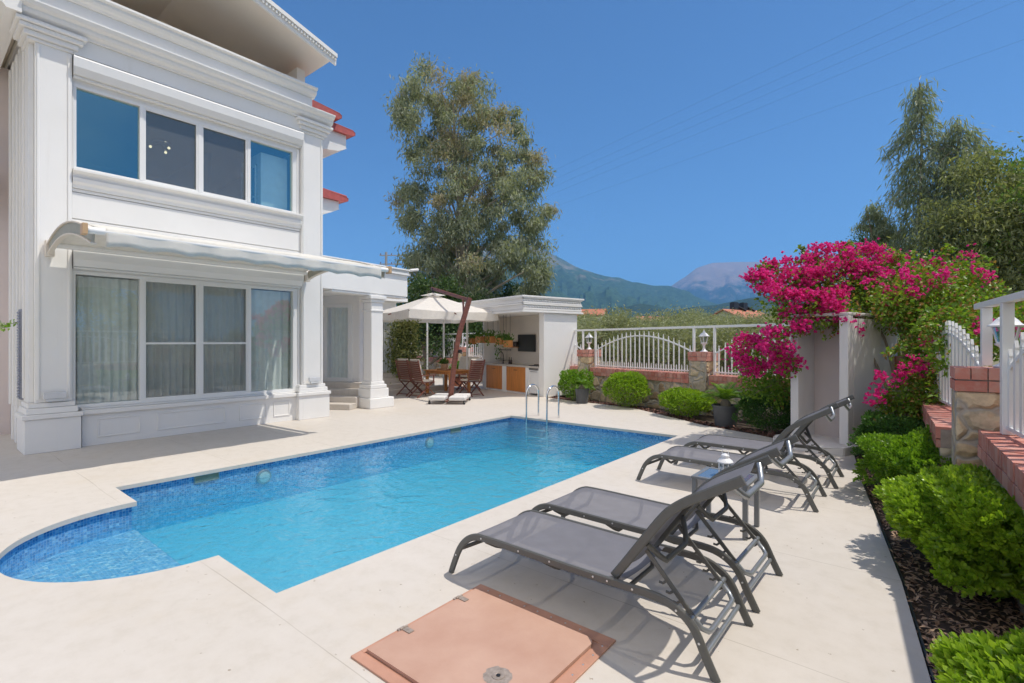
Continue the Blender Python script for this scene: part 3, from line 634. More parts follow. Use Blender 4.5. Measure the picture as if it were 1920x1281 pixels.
def window(rect,divs,x,glass,screens,sill,gname='window'):
    y0,y1,z0,z1=rect; f=.055
    m=MB(); m.box((x-.05,y0,z0),(x+.05,y1,z0+f)); m.box((x-.05,y0,z1-f),(x+.05,y1,z1)); m.box((x-.05,y0,z0+f),(x+.05,y0+f*.6,z1-f)); m.box((x-.05,y1-f*1.7,z0+f),(x+.05,y1,z1-f))
    fr=hp('window',m,M['upvc'],bevel=.004)
    for d in divs:
        m=MB(); m.box((x-.04,d-.03,z0+f),(x+.055,d+.03,z1-f)); hp('mullion',m,M['upvc'],fr,bevel=.004)
    ed=[y0+f*.6]+list(divs)+[y1-f*1.7]
    for i in range(len(ed)-1):
        a,b=ed[i]+(.03 if i else 0),ed[i+1]-(.03 if i<len(ed)-2 else 0)
        m=MB(); m.add([(x-.008,a,z0+f),(x-.008,b,z0+f),(x-.008,b,z1-f),(x-.008,a,z1-f)],[(0,1,2,3)]); hp('pane',m,glass,fr)
        if i in screens:
            m=MB(); s_=.030
            m.box((x+.008,a,z0+f),(x+.045,a+s_,z1-f)); m.box((x+.008,b-s_,z0+f),(x+.045,b,z1-f)); m.box((x+.008,a+s_,z0+f),(x+.045,b-s_,z0+f+s_)); m.box((x+.008,a+s_,z1-f-s_),(x+.045,b-s_,z1-f))
            if gname=='g': m.box((x+.008,a+s_,1.60),(x+.04,b-s_,1.635))
            sf=hp('sliding_sash',m,M['upvc'],fr,bevel=.003)
            m=MB(); m.add([(x+.02,a+s_,z0+f+s_),(x+.02,b-s_,z0+f+s_),(x+.02,b-s_,z1-f-s_),(x+.02,a+s_,z1-f-s_)],[(0,1,2,3)]); hp('fly_screen',m,M['screen'] if gname=='g' else M['screen_up'],sf)
    return fr
window(GW,(2.66,3.55,4.43),XF-.035,M['glass'],(1,2),0,'g')
window(UW,(2.66,3.55,4.42),XF-.035,M['glass_up'],(1,2),0,'u')
for (y0,y1,z0,z1) in (GW,UW):
    for a,b,c,d in ((y0-.02,y0-.003,z0-.0,z1+.03),(y1+.003,y1+.05,z0-.0,z1+.03)): m=MB(); m.box((XF+.003,a,c),(XF+.03,b,d)); hp('window_jamb',m,M['paint'],bevel=.004)

# porch: diagonal entrance with glazed door, flat roof, column, steps
A=Vector((-10.30,Y1+.003,0)); B=Vector((-10.62,8.66,0)); dn=(B-A).normalized(); nrm=Vector((dn.y,-dn.x,0))
def along(s,o,z): p=A+dn*s+nrm*o; return (p.x,p.y,z)
LN=(B-A).length
m=MB()
def sbox(m,s0,s1,o0,o1,z0,z1):
    m.add([along(s0,o0,z0),along(s1,o0,z0),along(s1,o1,z0),along(s0,o1,z0),along(s0,o0,z1),along(s1,o0,z1),along(s1,o1,z1),along(s0,o1,z1)],[(0,1,2,3),(4,7,6,5),(0,4,5,1),(1,5,6,2),(2,6,7,3),(3,7,4,0)])
sbox(m,.0,LN,0,-.35,2.84,3.40); sbox(m,.0,LN+.06,.06,-2.4,3.403,3.46); sbox(m,0,LN+.03,.03,-2.4,3.463,3.52); sbox(m,0,LN+.09,.09,-2.4,3.523,3.56)
sbox(m,LN-.35,LN,-.353,-2.6,2.84,3.40); sbox(m,0,LN-.353,-.353,-2.3,2.88,2.95)
sbox(m,LN*.12,LN-.02,-.02,-.33,2.79,2.837)
hp('porch_roof',m,M['paint'],bevel=.008)
m=MB(); m.tube([along(LN+.02,.08,3.55),along(LN+.30,.10,3.60)],.035,8); hp('rain_spout',m,M['paint'],smooth=True)
# diagonal wall with door
dA=at(602,640,13.55); dB=at(707,640,13.25); dd=(dB-dA); dd.z=0; DL=dd.length; dd.normalize(); dnn=Vector((dd.y,-dd.x,0))
def dg(s,o,z): p=Vector((dA.x,dA.y,0))+dd*s+dnn*o; return (p.x,p.y,z)
def dbox(m,s0,s1,o0,o1,z0,z1): m.add([dg(s0,o0,z0),dg(s1,o0,z0),dg(s1,o1,z0),dg(s0,o1,z0),dg(s0,o0,z1),dg(s1,o0,z1),dg(s1,o1,z1),dg(s0,o1,z1)],[(0,1,2,3),(4,7,6,5),(0,4,5,1),(1,5,6,2),(2,6,7,3),(3,7,4,0)])
s0=.10; s1=.92
m=MB(); dbox(m,-.6,s0,0,-.2,0,2.88); dbox(m,s1,1.12,0,-.2,0,2.88); dbox(m,s0,s1,0,-.2,2.66,2.88); dbox(m,s0,s1,0,-.2,0,.58); dbox(m,-.6,s0,.003,.05,2.3,2.62); hp('porch_wall',m,M['paint'])
m=MB(); dbox(m,s0,s0+.08,.02,-.06,.58,2.66); dbox(m,s1-.13,s1,.02,-.06,.58,2.66); dbox(m,s0+.08,s1-.13,.02,-.06,2.56,2.66); dbox(m,s0+.08,s1-.13,.02,-.06,.58,.68); dr=hp('glazed_door',m,M['upvc'],bevel=.006)
m=MB(); m.add([dg(s0+.08,-.02,.68),dg(s1-.13,-.02,.68),dg(s1-.13,-.02,2.56),dg(s0+.08,-.02,2.56)],[(0,1,2,3)]); hp('door_pane',m,M['glass'],dr)
m=MB(); dbox(m,-.5,1.1,-1.2,-1.3,.3,2.8); hp('hall_wall',m,M['room'])
m=MB()
for k,(o1,z0,z1) in enumerate(((.30,.0,.58),(.62,0,.43),(.94,0,.28),(1.26,0,.14))):
    dbox(m,-.75,1.52-.0*k,.003 if k==0 else (.3,.62,.94)[k-1]+.003,o1,z0-.0,z1)
hp('entrance_steps',m,M['deck'],bevel=.012)
cx,cy=-10.66,7.60
m=MB(); m.box((cx-.17,cy-.17,.66),(cx+.17,cy+.17,2.62)); m.box((cx-.19,cy-.19,2.40),(cx+.19,cy+.19,2.44))
col_=hp('porch_column',m,M['paint'],bevel=.01)
m=MB(); m.box((cx-.33,cy-.30,0),(cx+.30,cy+.42,.25)); m.box((cx-.28,cy-.25,.253),(cx+.24,cy+.30,.48)); m.box((cx-.25,cy-.24,.483),(cx+.24,cy+.24,.58)); m.box((cx-.21,cy-.20,.583),(cx+.20,cy+.20,.657)); hp('column_base',m,M['paint'],col_,bevel=.015,seg=3)
m=MB(); m.box((cx-.20,cy-.20,2.623),(cx+.20,cy+.20,2.70)); m.box((cx-.24,cy-.24,2.703),(cx+.24,cy+.24,2.787)); hp('capital',m,M['paint'],col_,bevel=.012)
# rear block with barred window, steps
m=MB(); wall_holes(m,'x',8.9,10.92,0,3.0,[(9.95,10.72,.66,2.36)],-14.0,-14.2); m.box((-14.2,10.75,0),(-17.5,10.92,3.0)); m.box((-12.6,8.75,0),(-14.0,8.897,3.0)); hp('rear_block',m,M['paint'])
m=MB(); m.box((-13.6,8.7,3.003),(-17.5,11.1,3.12)); hp('rear_roof',m,M['paint'])
m=MB()
for i in range(9): y=9.99+i*.0855; m.box((-13.985,y,.66),(-13.965,y+.022,2.36))
m.box((-13.99,9.95,1.36),(-13.963,10.72,1.39)); gr=hp('window_grille',m,M['upvc'])
m=MB(); m.add([(-14.115,9.95,.66),(-14.115,10.72,.66),(-14.115,10.72,2.36),(-14.115,9.95,2.36)],[(0,1,2,3)]); hp('pane',m,M['glass'],gr)
m=MB(); m.box((-14.7,9.8,.4),(-14.72,10.9,2.6)); hp('hall_wall',m,M['room'])
m=MB()
for k,(x1,z1) in enumerate(((-13.5,.60),(-13.2,.45),(-12.9,.30),(-12.6,.15))): m.box((-13.997 if k==0 else (-13.5,-13.2,-12.9)[k-1]+.003,9.2,0),(x1,11.2+.25*k,z1))
hp('rear_steps',m,M['deck'],bevel=.01)

# curtains behind the glass (hung inside: things of their own)
def curtain(x,y0,y1,z0,z1,lab,waves,loc=None,gather=0):
    n=int(waves*10); vs=[];fs=[]
    for j in range(13):
        t=j/12
        for i in range(n+1):
            u=i/n; y=y0+(y1-y0)*u
            if gather: y=y0+(y1-y0)*(u*(1-gather*math.sin(t*math.pi)*.5))
            d=.035*math.sin(u*waves*2*math.pi+.5*math.sin(3*t+u*5))*(.6+.5*t)+.012*math.sin(u*waves*5.1+t*2)
            vs.append((x+d,y,z1+(z0-z1)*t))
    for j in range(12):
        for i in range(n): a=j*(n+1)+i; fs.append((a,a+1,a+n+2,a+n+1))
    m=MB(); m.add(vs,fs); o=obj('curtain',m,M['curtain'],smooth=True); return tag(o,lab,'curtain','sheer white curtains inside the ground floor windows')
curtain(XF-.19,1.84,2.72,.64,2.70,'sheer white curtain behind the leftmost ground floor pane',7)
curtain(XF-.20,2.72,3.52,.64,2.70,'sheer white curtain behind the left fly screen',7)
curtain(XF-.20,3.54,4.42,.64,2.70,'sheer white curtain behind the right fly screen',7)
curtain(XF-.19,4.42,5.42,.64,2.70,'gathered sheer curtain behind the ground pane beside the porch pilaster',6)
vs=[];fs=[];n=50
for j in range(2):
    for i in range(n+1): u=i/n; vs.append(dg(s0+.06+(s1-.16-s0)*u,-.24+.03*math.sin(u*40),(2.6,.66)[j]))
for i in range(n): fs.append((i,i+1,i+n+2,i+n+1))
m=MB(); m.add(vs,fs); tag(obj('curtain',m,M['curtain'],smooth=True),'sheer white curtain behind the glazed porch door','curtain')
# cabinet and lamp in the upper room
t=thing('glazed_cabinet','white cabinet with glazed doors inside the right upper window','cabinet',(-11.1,5.0,3.983))
m=MB(); m.box((-.45,-.20,0),(.50,.36,1.60)); obj('carcass',m,mat('white_cabinet',(.82,.84,.83),.4),t,bevel=.01)
m=MB()
for x in (-.38,-.16,.06,.28): m.box((x,-.235,.08),(x+.03,-.203,1.36))
for z in (.08,.7,1.33): m.box((-.349,-.233,z),(.28,-.203,z+.03))
obj('door_frame',m,M['upvc'],t)
m=MB(); m.box((-.40,-.204,.06),(.33,-.2005,1.38)); obj('door_glass',m,mat('dark_blue_glass',(.10,.16,.22),.1),t)
t=thing('ceiling_lamp','lit ceiling lamp with three small bulbs seen through the upper window','lamp',(-12.6,3.62,5.945))
m=MB(); m.lathe([(.02,0),(.16,0),(.16,-.03),(.02,-.035)][::-1],n=18); obj('ceiling_plate',m,M['chrome'],t,smooth=True)
for k in range(3):
    a=k*2.1+.4; x,y=.2*math.cos(a),.2*math.sin(a)
    m=MB(); m.tube([(0,0,-.02),(x*.6,y*.6,-.1),(x,y,-.13)],.012,6); obj('arm',m,M['chrome'],t,smooth=True)
    m=MB(); m.ball((x,y,-.17),.028,10,8); obj('bulb',m,M['bulb'],t,smooth=True)
# spotlights on the pedestals
for y,lab in ((1.53,'silver slotted wall light low on the left corner pilaster'),(5.71,'silver slotted wall light low on the pilaster beside the porch')):
    t=thing('wall_light',lab,'wall light',(XF+.15,y,.76),0,'wall lights at the pilaster feet')
    m=MB(); m.box((0,-.13,.03),(.05,.13,.12)); obj('housing',m,mat('silver_housing',(.62,.63,.65),.35),t,bevel=.006)
    m=MB(); m.box((.0,-.1,-.01),(.06,.1,.027)); obj('lens',m,mat('frosted_lens',(.6,.62,.64),.3),t,bevel=.004)
t=thing('air_conditioner','beige air conditioner unit on the side wall at picture edge','air conditioner',(-12.3,.95,4.0))
m=MB(); m.box((-.45,-.32,.1),(.4,0.0,.72)); obj('casing',m,M['beige'],t,bevel=.02)
m=MB()
for k in range(7): m.lathe([(.05+k*.03,-.012),(.058+k*.03,-.012)],n=20,M=Matrix.Translation((-.05,-.325,.41))@Matrix.Rotation(rad(90),4,'X'))
obj('fan_grille',m,M['black'],t)
m=MB(); m.box((-.35,-.3,0),(-.3,.0,.097)); m.box((.25,-.3,0),(.3,0,.097)); obj('bracket',m,M['alu'],t)
m=MB(); m.tube([(.41,-.1,.3),(.5,-.1,.45),(.52,-.05,.8),(.45,.0,1.0)],.02,8); obj('hose',m,M['black'],t,smooth=True)

# awning on curved arms
AY0,AY1=1.46,5.52; XA,XBa=-10.02,-7.40
def arch(t): return (XA+(XBa-XA)*t, 3.10+(2.93-3.10)*t+.20*math.sin(math.pi*t**.9))
t=thing('awning','off white fabric awning on curved arms over the ground floor window','awning',(-10.1,3.5,3.1))
vs=[];fs=[];nx,ny=16,60
for i in range(nx+1):
    x,z=arch(i/nx)
    for j in range(ny+1):
        v=j/ny; vs.append((x,AY0+.08+(AY1-AY0-.16)*v,z+.012*math.sin(v*18)*math.sin(math.pi*i/nx)))
for i in range(nx):
    for j in range(ny): a=i*(ny+1)+j; fs.append((a,a+1,a+ny+2,a+ny+1))
m=MB(); m.add(vs,fs); can=obj('fabric',m,M['awning'],t,smooth=True,world=True); sm=can.modifiers.new('thick','SOLIDIFY'); sm.thickness=.008
vs=[];fs=[]; ny=110
for k in range(4):
    for j in range(ny+1):
        v=j/ny; sc=.03*abs(math.sin(v*math.pi*9)); vs.append((XBa+.03+.01*math.sin(v*40)*k/3,AY0+.1+(AY1-AY0-.2)*v,2.92-(.17-sc)*k/3+.05*(1-k/3)))
for k in range(3):
    for j in range(ny): a=k*(ny+1)+j; fs.append((a,a+1,a+ny+2,a+ny+1))
m=MB(); m.add(vs,fs); va=obj('valance',m,M['awning'],t,smooth=True,world=True); sm=va.modifiers.new('thick','SOLIDIFY'); sm.thickness=.006
for y in (AY0,AY1):
    pts=[(arch(i/14)[0],y,arch(i/14)[1]-.05) for i in range(15)]
    m=MB(); m.sweep(pts,[(-.03,.05),(.03,.05),(.03,.07),(-.03,.07)],(0,-1,0)); m.sweep(pts,[(-.03,-.105),(.03,-.105),(.03,-.085),(-.03,-.085)],(0,-1,0)); ar=obj('curved_arm',m,M['beige'],t,world=True,bevel=.003)
    m=MB(); m.sweep(pts,[(-.008,-.0845),(.008,-.0845),(.008,.0495),(-.008,.0495)],(0,-1,0)); obj('arm_web',m,mat('shaded_beige_channel',(.34,.335,.28),.6),ar,world=True)  # beige web; shade inside the channel is put into its darker colour
    m=MB(); m.box((XA-.14,y-.04,2.92),(XA-.02,y+.06,3.16)); obj('wall_bracket',m,M['beige'],ar,world=True,bevel=.006)
m=MB(); m.tube([(XBa,AY0-.06,2.93),(XBa,AY1+.06,2.93)],.04,10); obj('front_bar',m,M['paint'],t,smooth=True,world=True)
for y,s in ((AY0-.065,-1),(AY1+.065,1)):
    m=MB(); m.box((XBa-.06,y,2.87),(XBa+.06,y+s*.05,3.0)); obj('end_cap',m,mat('amber_plastic',(.55,.36,.2),.5),t,world=True,bevel=.008)
m=MB(); m.tube([(XA+.02,AY0+.05,3.10),(XA+.02,AY1-.05,3.10)],.055,10); obj('roller_tube',m,M['paint'],t,smooth=True,world=True)
# ================================================================== SUN LOUNGERS  (local x: foot -> head, y: 0..W)
LW=.62
RAIL=[(0,0),(.035,.085),(.085,.19),(.15,.265),(.23,.308),(.33,.320),(.7,.318),(1.05,.315),(1.36,.318),(1.50,.318),(1.60,.305),(1.68,.265),(1.735,.205),(1.785,.10),(1.835,0)]
def smoothp(pts,k=4):
    out=[]; n=len(pts)
    for i in range(n-1):
        p0,p1,p2,p3=(Vector(pts[max(0,min(n-1,i+d))]) for d in (-1,0,1,2))
        for j in range(k):
            t=j/k; out.append(.5*((2*p1)+(p2-p0)*t+(2*p0-5*p1+4*p2-p3)*t*t+(3*p1-p0-3*p2+p3)*t**3))
    out.append(Vector(pts[-1])); return out
def rrect(w,h,r=.007):
    return [(-w/2+r,-h/2),(w/2-r,-h/2),(w/2,-h/2+r),(w/2,h/2-r),(w/2-r,h/2),(-w/2+r,h/2),(-w/2,h/2-r),(-w/2,-h/2+r)]
BACK=[(1.27,.335),(1.34,.43),(1.45,.585),(1.545,.715),(1.60,.775),(1.68,.835),(1.80,.905),(1.95,.992)]
def make_lounger():
    t=thing('sun_lounger','dark grey sun lounger nearest the salmon hatch cover','sun lounger',(0,0,0),0,'dark grey sun loungers lined up along the pool')
    for y in (0,LW):
        r3=[Vector((p.x,y,p.y)) for p in smoothp([Vector((a,b,0)) for a,b in RAIL],4)]
        m=MB(); m.sweep(r3,rrect(.022,.046),(0,-1,0)); rl=obj('side_rail',m,M['frame_dk'],t,smooth=True)
        m=MB(); sg=-1 if y==0 else 1
        for x,z in ((.06,.145),(.30,.318),(.62,.318),(.86,.318),(1.16,.316),(1.25,.318),(1.40,.318),(1.64,.285),(1.755,.16)):
            m=MB(); m.lathe([(.0065,0),(.006,.003),(.002,.004)],n=8,M=Matrix.Translation((x,y+sg*.011,z))@Matrix.Rotation(rad(-90*sg),4,'X')); obj('rivet',m,M['rivet'],rl,smooth=True)
    # seat sling with a little sag
    vs=[];fs=[];nx,ny=34,12
    rs=smoothp([Vector((a,b,0)) for a,b in RAIL],8)
    rs=[p for p in rs if .15<p.x<1.33]
    for p in rs:
        for j in range(ny+1):
            v=j/ny; u=(p.x-.15)/1.18; vs.append((p.x,.012+(LW-.024)*v,p.y+.014-.020*math.sin(math.pi*v)*min(1,u*4)))
    for i in range(len(rs)-1):
        for j in range(ny): a=i*(ny+1)+j; fs.append((a,a+1,a+ny+2,a+ny+1))
    m=MB(); m.add(vs,fs); obj('seat_sling',m,M['sling'],t,smooth=True)
    # back frame
    bp=smoothp([Vector((a,b,0)) for a,b in BACK],6)
    for y in (.035,LW-.035):
        m=MB(); m.sweep([Vector((p.x,y,p.y)) for p in bp],rrect(.022,.05),(0,-1,0)); obj('back_rail',m,M['frame_dk'],t,smooth=True)
    vs=[];fs=[]; bb=bp[3:-3]
    for p in bb:
        for j in range(ny+1):
            v=j/ny; vs.append((p.x-.010+.022*math.sin(math.pi*v),.045+(LW-.09)*v,p.y+.012-.024*math.sin(math.pi*v)))
    for i in range(len(bb)-1):
        for j in range(ny): a=i*(ny+1)+j; fs.append((a,a+1,a+ny+2,a+ny+1))
    m=MB(); m.add(vs,fs); obj('back_sling',m,M['sling'],t,smooth=True)
    # curved head tube
    def bow(x,z,dx,dz,y0,y1,r,name,mt,k=14):
        m=MB(); pts=[]
        for i in range(k+1):
            v=i/k; e=min(1,math.sin(math.pi*v)*1.7); pts.append((x+dx*e,y0+(y1-y0)*v,z+dz*e))
        m.tube(pts,r,10); return obj(name,m,mt,t,smooth=True)
    bow(1.895,.955,.035,-.075,.045,LW-.045,.017,'head_tube',M['tube_lt'])
    m=MB(); 
    for y in (.035,LW-.035): m.box((1.885,y-.016,.945),(1.965,y+.016,.978),None)
    bow(1.46,.56,.06,-.11,.045,LW-.045,.016,'back_cross_tube',M['frame_dk'])
    bow(.105,.20,.10,.045,.01,LW-.01,.014,'foot_cross_tube',M['frame_dk'])
    bow(.33,.30,.02,-.07,.01,LW-.01,.014,'seat_cross_tube',M['frame_dk'])
    bow(.80,.30,.03,-.08,.01,LW-.01,.014,'seat_cross_tube',M['frame_dk'])
    bow(1.24,.30,.06,-.06,.01,LW-.01,.014,'seat_cross_tube',M['frame_dk'])
    # ratchet prop: two notched bars joined by a tube
    for y in (.075,LW-.075):
        a=Vector((1.455,y,.50)); b=Vector((1.735,y,.195)); d=(b-a).normalized(); nn=Vector((-d.z,0,d.x))
        if nn.z>0: nn=-nn
        m=MB(); m.bar(a-d*.02,b,.012,.030,up=(0,1,0)) if False else m.sweep([a-d*.02,b],rrect(.012,.026,.003),(0,-1,0))
        for k in range(5):
            c=a.lerp(b,.38+.135*k)+nn*.022; e=c+nn*.026-d*.016
            m.sweep([c-nn*.012,c+nn*.012,e],rrect(.010,.014,.003),(0,-1,0))
        obj('ratchet_bar',m,M['frame_dk'],t,smooth=True)
    m=MB(); y0,y1=.075,LW-.075
    m.tube([(1.705,y0,.228),(1.74,y0,.192),(1.765,y0+.03,.172),(1.77,y0+.06,.168),(1.77,y1-.06,.168),(1.765,y1-.03,.172),(1.74,y1,.192),(1.705,y1,.228)],.014,10); obj('prop_tube',m,M['tube_lt'],t,smooth=True)
    m=MB(); m.tube([(1.695,.012,.235),(1.695,LW-.012,.235)],.015,10); obj('rest_tube',m,M['tube_lt'],t,smooth=True)
    m=MB(); m.tube([(1.775,.012,.10),(1.775,LW-.012,.10)],.013,10); obj('rear_leg_tube',m,M['tube_lt'],t,smooth=True)
    return t
lg=make_lounger()
labs=['dark grey sun lounger nearest the salmon hatch cover','dark grey sun lounger between the nearest lounger and the side table','dark grey sun lounger just beyond the small table with the lantern','dark grey sun lounger farthest back, beside the white shower stall']
for i,(x,y) in enumerate(((-2.595,2.51),(-2.60,3.335),(-2.60,5.60),(-2.545,6.63))):
    o=lg if i==0 else copy_tree(lg); place(o,(x,y,0),(0,-.012,.01,.012)[i],labs[i])

M['tbl']=mat('slate_grey_table_paint',(.17,.18,.19),.4,.05,12)
# side table + lantern
t=thing('side_table','small grey metal side table with blue glass top between the loungers','side table',(-1.33,4.66,0))
for x in (-.21,.21):
    for y in (-.19,.19):
        m=MB(); m.box((x-.02,y-.02,0),(x+.02,y+.02,.44)); obj('leg',m,M['tbl'],t,bevel=.004)
m=MB(); 
m.box((-.235,-.215,.44),(.235,-.175,.462)); m.box((-.235,.175,.44),(.235,.215,.462)); m.box((-.235,-.173,.44),(-.195,.173,.462)); m.box((.195,-.173,.44),(.235,.173,.462)); obj('top_frame',m,M['tbl'],t,bevel=.004)
m=MB(); m.box((-.193,-.171,.448),(.193,.171,.459)); obj('glass_top',m,M['tableglass'],t)
t=thing('lantern','small white metal candle lantern with dome lid on the side table','lantern',(-1.33,4.64,.463))
m=MB(); m.lathe([(.02,0),(.062,0),(.064,.008),(.058,.018),(.02,.02)],n=20); obj('base',m,M['lampwhite'],t,smooth=True)
m=MB()
for k in range(8):
    a=2*math.pi*k/8; m.bar((.055*math.cos(a),.055*math.sin(a),.019),(.055*math.cos(a),.055*math.sin(a),.118),.009,.004,up=(math.cos(a),math.sin(a),0))
for z in (.03,.062,.112): m.lathe([(.0555,z),(.058,z),(.058,z+.005),(.0555,z+.005)],n=20)
obj('cage',m,M['lampwhite'],t)
m=MB(); m.lathe([(.05,.02),(.05,.117)],n=20); m.f=m.f[:-2]; obj('glass_cylinder',m,M['lanternglass'],t,smooth=True)
m=MB(); m.lathe([(.001,.021),(.028,.021),(.028,.075),(.001,.075)],n=14); obj('candle',m,M['candle'],t,smooth=True)
m=MB(); m.lathe([(.066,.118),(.068,.123),(.06,.135),(.042,.150),(.03,.158),(.03,.165),(.036,.168),(.033,.182),(.012,.196),(.003,.198)],n=22); obj('lid',m,M['lampwhite'],t,smooth=True)
m=MB(); m.tube([(.028*math.cos(a),0,.205+.022*math.sin(a)) for a in [math.pi*2*i/16 for i in range(17)]],.003,6); obj('ring',m,M['lampwhite'],t,smooth=True)

# hatch
t=thing('hatch_cover','salmon painted metal hatch cover set in the deck with hinges and lock','hatch',(-1.795,2.0,0))
m=MB()
m.box((-.505,-.5,.0),(.505,-.44,.012)); m.box((-.505,.42,.0),(.505,.5,.012)); m.box((-.505,-.44,.0),(-.475,.42,.012)); m.box((.44,-.44,.0),(.505,.42,.012)); m.box((-.474,-.439,.0005),(.439,.419,.006)); obj('frame',m,M['hatchframe'],t,bevel=.003)
m=MB(); c=.06
pr=[(-.468,-.425),(.425,-.425),(.43,-.42),(.43,.36),(.415,.395),(.38,.41),(-.468,.41)]
m.prism(pr,'z',.009,.026); obj('lid',m,M['hatchpaint'],t,bevel=.005)
for y in (.26,-.18):
    m=MB(); m.cbox((-.43,y,.0292),(.06,.035,.005)); m.cbox((-.485,y,.017),(.03,.05,.006)); m.tube([(-.468,y-.025,.031),(-.468,y+.025,.031)],.007,8); obj('hinge',m,M['rust'],t)
m=MB(); m.lathe([(.001,.034),(.034,.034),(.032,.0385),(.018,.039),(.015,.036),(.001,.036)],c=(.21,-.15,-.008),n=20); lk=obj('lock_plate',m,M['rust'],t,smooth=True)
m=MB(); m.lathe([(.001,.0362),(.011,.0362),(.011,.0385),(.001,.0385)],c=(.21,-.15,-.008),n=14); obj('keyhole',m,M['black'],lk)
m=MB(); rng2=random.Random(3)
vs=[(.21+.062*(1+.35*rng2.random())*math.cos(2*math.pi*i/22),-.15+.055*(1+.4*rng2.random())*math.sin(2*math.pi*i/22)) for i in range(22)]
m.sheet(vs,(),.0268); obj('worn_patch',m,M['rust'],t)
for c in [(.475,-.4+.1*k,0) for k in range(9)]+[(-.4+.1*k,.46,0) for k in range(8)]:
    m=MB(); m.lathe([(.006,.012),(.005,.0145),(.001,.015)],c=c,n=8); obj('rivet',m,M['rivet'],t,smooth=True)

# ================================================================== SHOWER STALL
SD=rad(-17.9)
t=thing('shower_stall','white rendered outdoor shower stall with open front under the bougainvillea','shower stall',(-1.62,9.2,0),SD)
m=MB(); m.box((0,0,.10),(.125,.16,2.02)); obj('post',m,M['plaster'],t,bevel=.01)
m=MB(); m.box((.725,0,.10),(.85,.16,2.04)); obj('post',m,M['plaster'],t,bevel=.01)
m=MB(); m.box((.0,.163,.1),(.10,1.05,2.0)); obj('side_wall',m,M['plaster'],t)
m=MB(); m.box((.75,.163,.1),(.85,1.75,2.0)); obj('side_wall',m,M['plaster'],t)
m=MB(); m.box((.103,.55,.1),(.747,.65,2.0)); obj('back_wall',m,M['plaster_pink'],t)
m=MB(); m.box((.0,.0,2.043),(.85,1.75,2.09)); obj('roof_slab',m,M['plaster'],t,bevel=.012)
m=MB(); m.prism([(-.18,-.12),(-.1,-.33),(.1,-.45),(.72,-.45),(.93,-.33),(.97,.0),(.9,.6),(-.1,.6)],'z',.001,.10); obj('plinth',m,M['plaster'],t,bevel=.03,seg=3)
m=MB(); m.lathe([(.035,0),(.045,.005),(.04,.012),(.01,.014)],c=(.62,.549,1.78),n=14); m.tube([(.42,.55,1.85),(.42,.40,1.9),(.42,.33,1.87)],.012,8); obj('shower_arm',m,M['chrome'],t,smooth=True)

# ================================================================== STONE WALL, CAPS, PILLARS, FENCE, LAMPS
WA=rad(-18.096); WO=(-19.017,16.713,0)
def bricks(m,x0,x1,y0,y1,z0,z1,along='x',step=.115,jit=.004,gap=.010):
    n=max(1,int(round((x1-x0)/step))); s=(x1-x0)/n; r=random.Random(int(x0*100)+int(z0*50))
    for i in range(n):
        a=x0+i*s+gap/2; b=x0+(i+1)*s-gap/2; e=r.uniform(-jit,jit); f=r.uniform(-jit,jit)
        if along=='x': m.box((a,y0+e,z0),(b,y1-e,z1+f))
        else: m.box((y0+e,a,z0),(y1-e,b,z1+f))
t=thing('stone_wall','long rubble stone garden wall with red brick coping and stone pillars','garden wall',WO,WA)
wall_t=t
m=MB(); m.box((-6,0,-.1),(20.0,.36,.66)); obj('wall_body',m,M['stone'],t)
m=MB(); m.box((-6,-.02,.662),(20.0,.38,.864)); cp=obj('coping_mortar',m,M['mortar'],t)
m=MB()
for i in range(6):
    a=-.15+4*i; bricks(m,a+.27-4,a-.27,-.035,.395,.765,.885,step=.115); bricks(m,a+.27-4,a-.27,-.035,.395,.662,.757,step=.23)
obj('coping_brick',m,M['brick'],cp)
PIL=[-.15,3.85,7.85,11.85,15.85,19.85]
for s in PIL:
    m=MB(); m.box((s-.235,-.09,-.1),(s+.235,.42,1.20)); p=obj('pillar',m,M['stone'],t,bevel=.02)
    m=MB(); m.box((s-.225,-.085,1.203),(s+.225,.415,1.385)); cpp=obj('pillar_mortar',m,M['mortar'],p)
    m=MB(); bricks(m,s-.25,s+.25,-.105,.435,1.305,1.405,step=.125); bricks(m,s-.25,s+.25,-.105,.435,1.203,1.295,step=.25); obj('pillar_brick',m,M['brick'],cpp)
def fence_panel(name,lab,L,loc,rz,group,flat=False,posts=True):
    """arched picket panel of length L, rail at 2.0; local z=0 is the coping top"""
    t=thing(name,lab,'fence',loc,rz,group)
    z0=.0
    m=MB(); m.box((.02,-.015,.045),(L-.02,.015,.075)); obj('bottom_rail',m,M['upvc'],t)
    pts=[]; k=24
    top=lambda u: .50+.42*math.sin(math.pi*u)**.9
    for i in range(k+1): u=i/k; pts.append((.05+(L-.1)*u,0,top(u)))
    m=MB(); m.sweep(pts,rrect(.02,.035,.003),(0,-1,0)); obj('arched_rail',m,M['upvc'],t)
    n=int(L/.165)
    for i in range(n):
        u=(i+.5)/n; x=.05+(L-.1)*u; h=top(u)+.085; m=MB()
        if flat:
            w=.030; m.box((x-w,-.012,.04),(x+w,.012,h-.04)); m.prism([(x-w-.004,h-.038),(x+w+.004,h-.038),(x+.5*w,h),(x+w*.8,h+.02),(x,h+.075),(x-w*.8,h+.02),(x-.5*w,h)],'y',-.012,.012)
        else:
            m.box((x-.012,-.012,.02),(x+.012,.012,h-.03)); m.lathe([(.012,h-.03),(.018,h-.015),(.008,h),(.015,h+.02),(.001,h+.055)],c=(x,0,0),n=6)
        obj('picket',m,M['upvc'],t)
        if not flat:
            m=MB(); m.box((x+.07,-.008,.02),(x+.09,.008,.17)); m.box((x+.075,-.006,.17),(x+.085,.006,.20)); obj('short_picket',m,M['upvc'],t) if i<n-1 else None
    return t
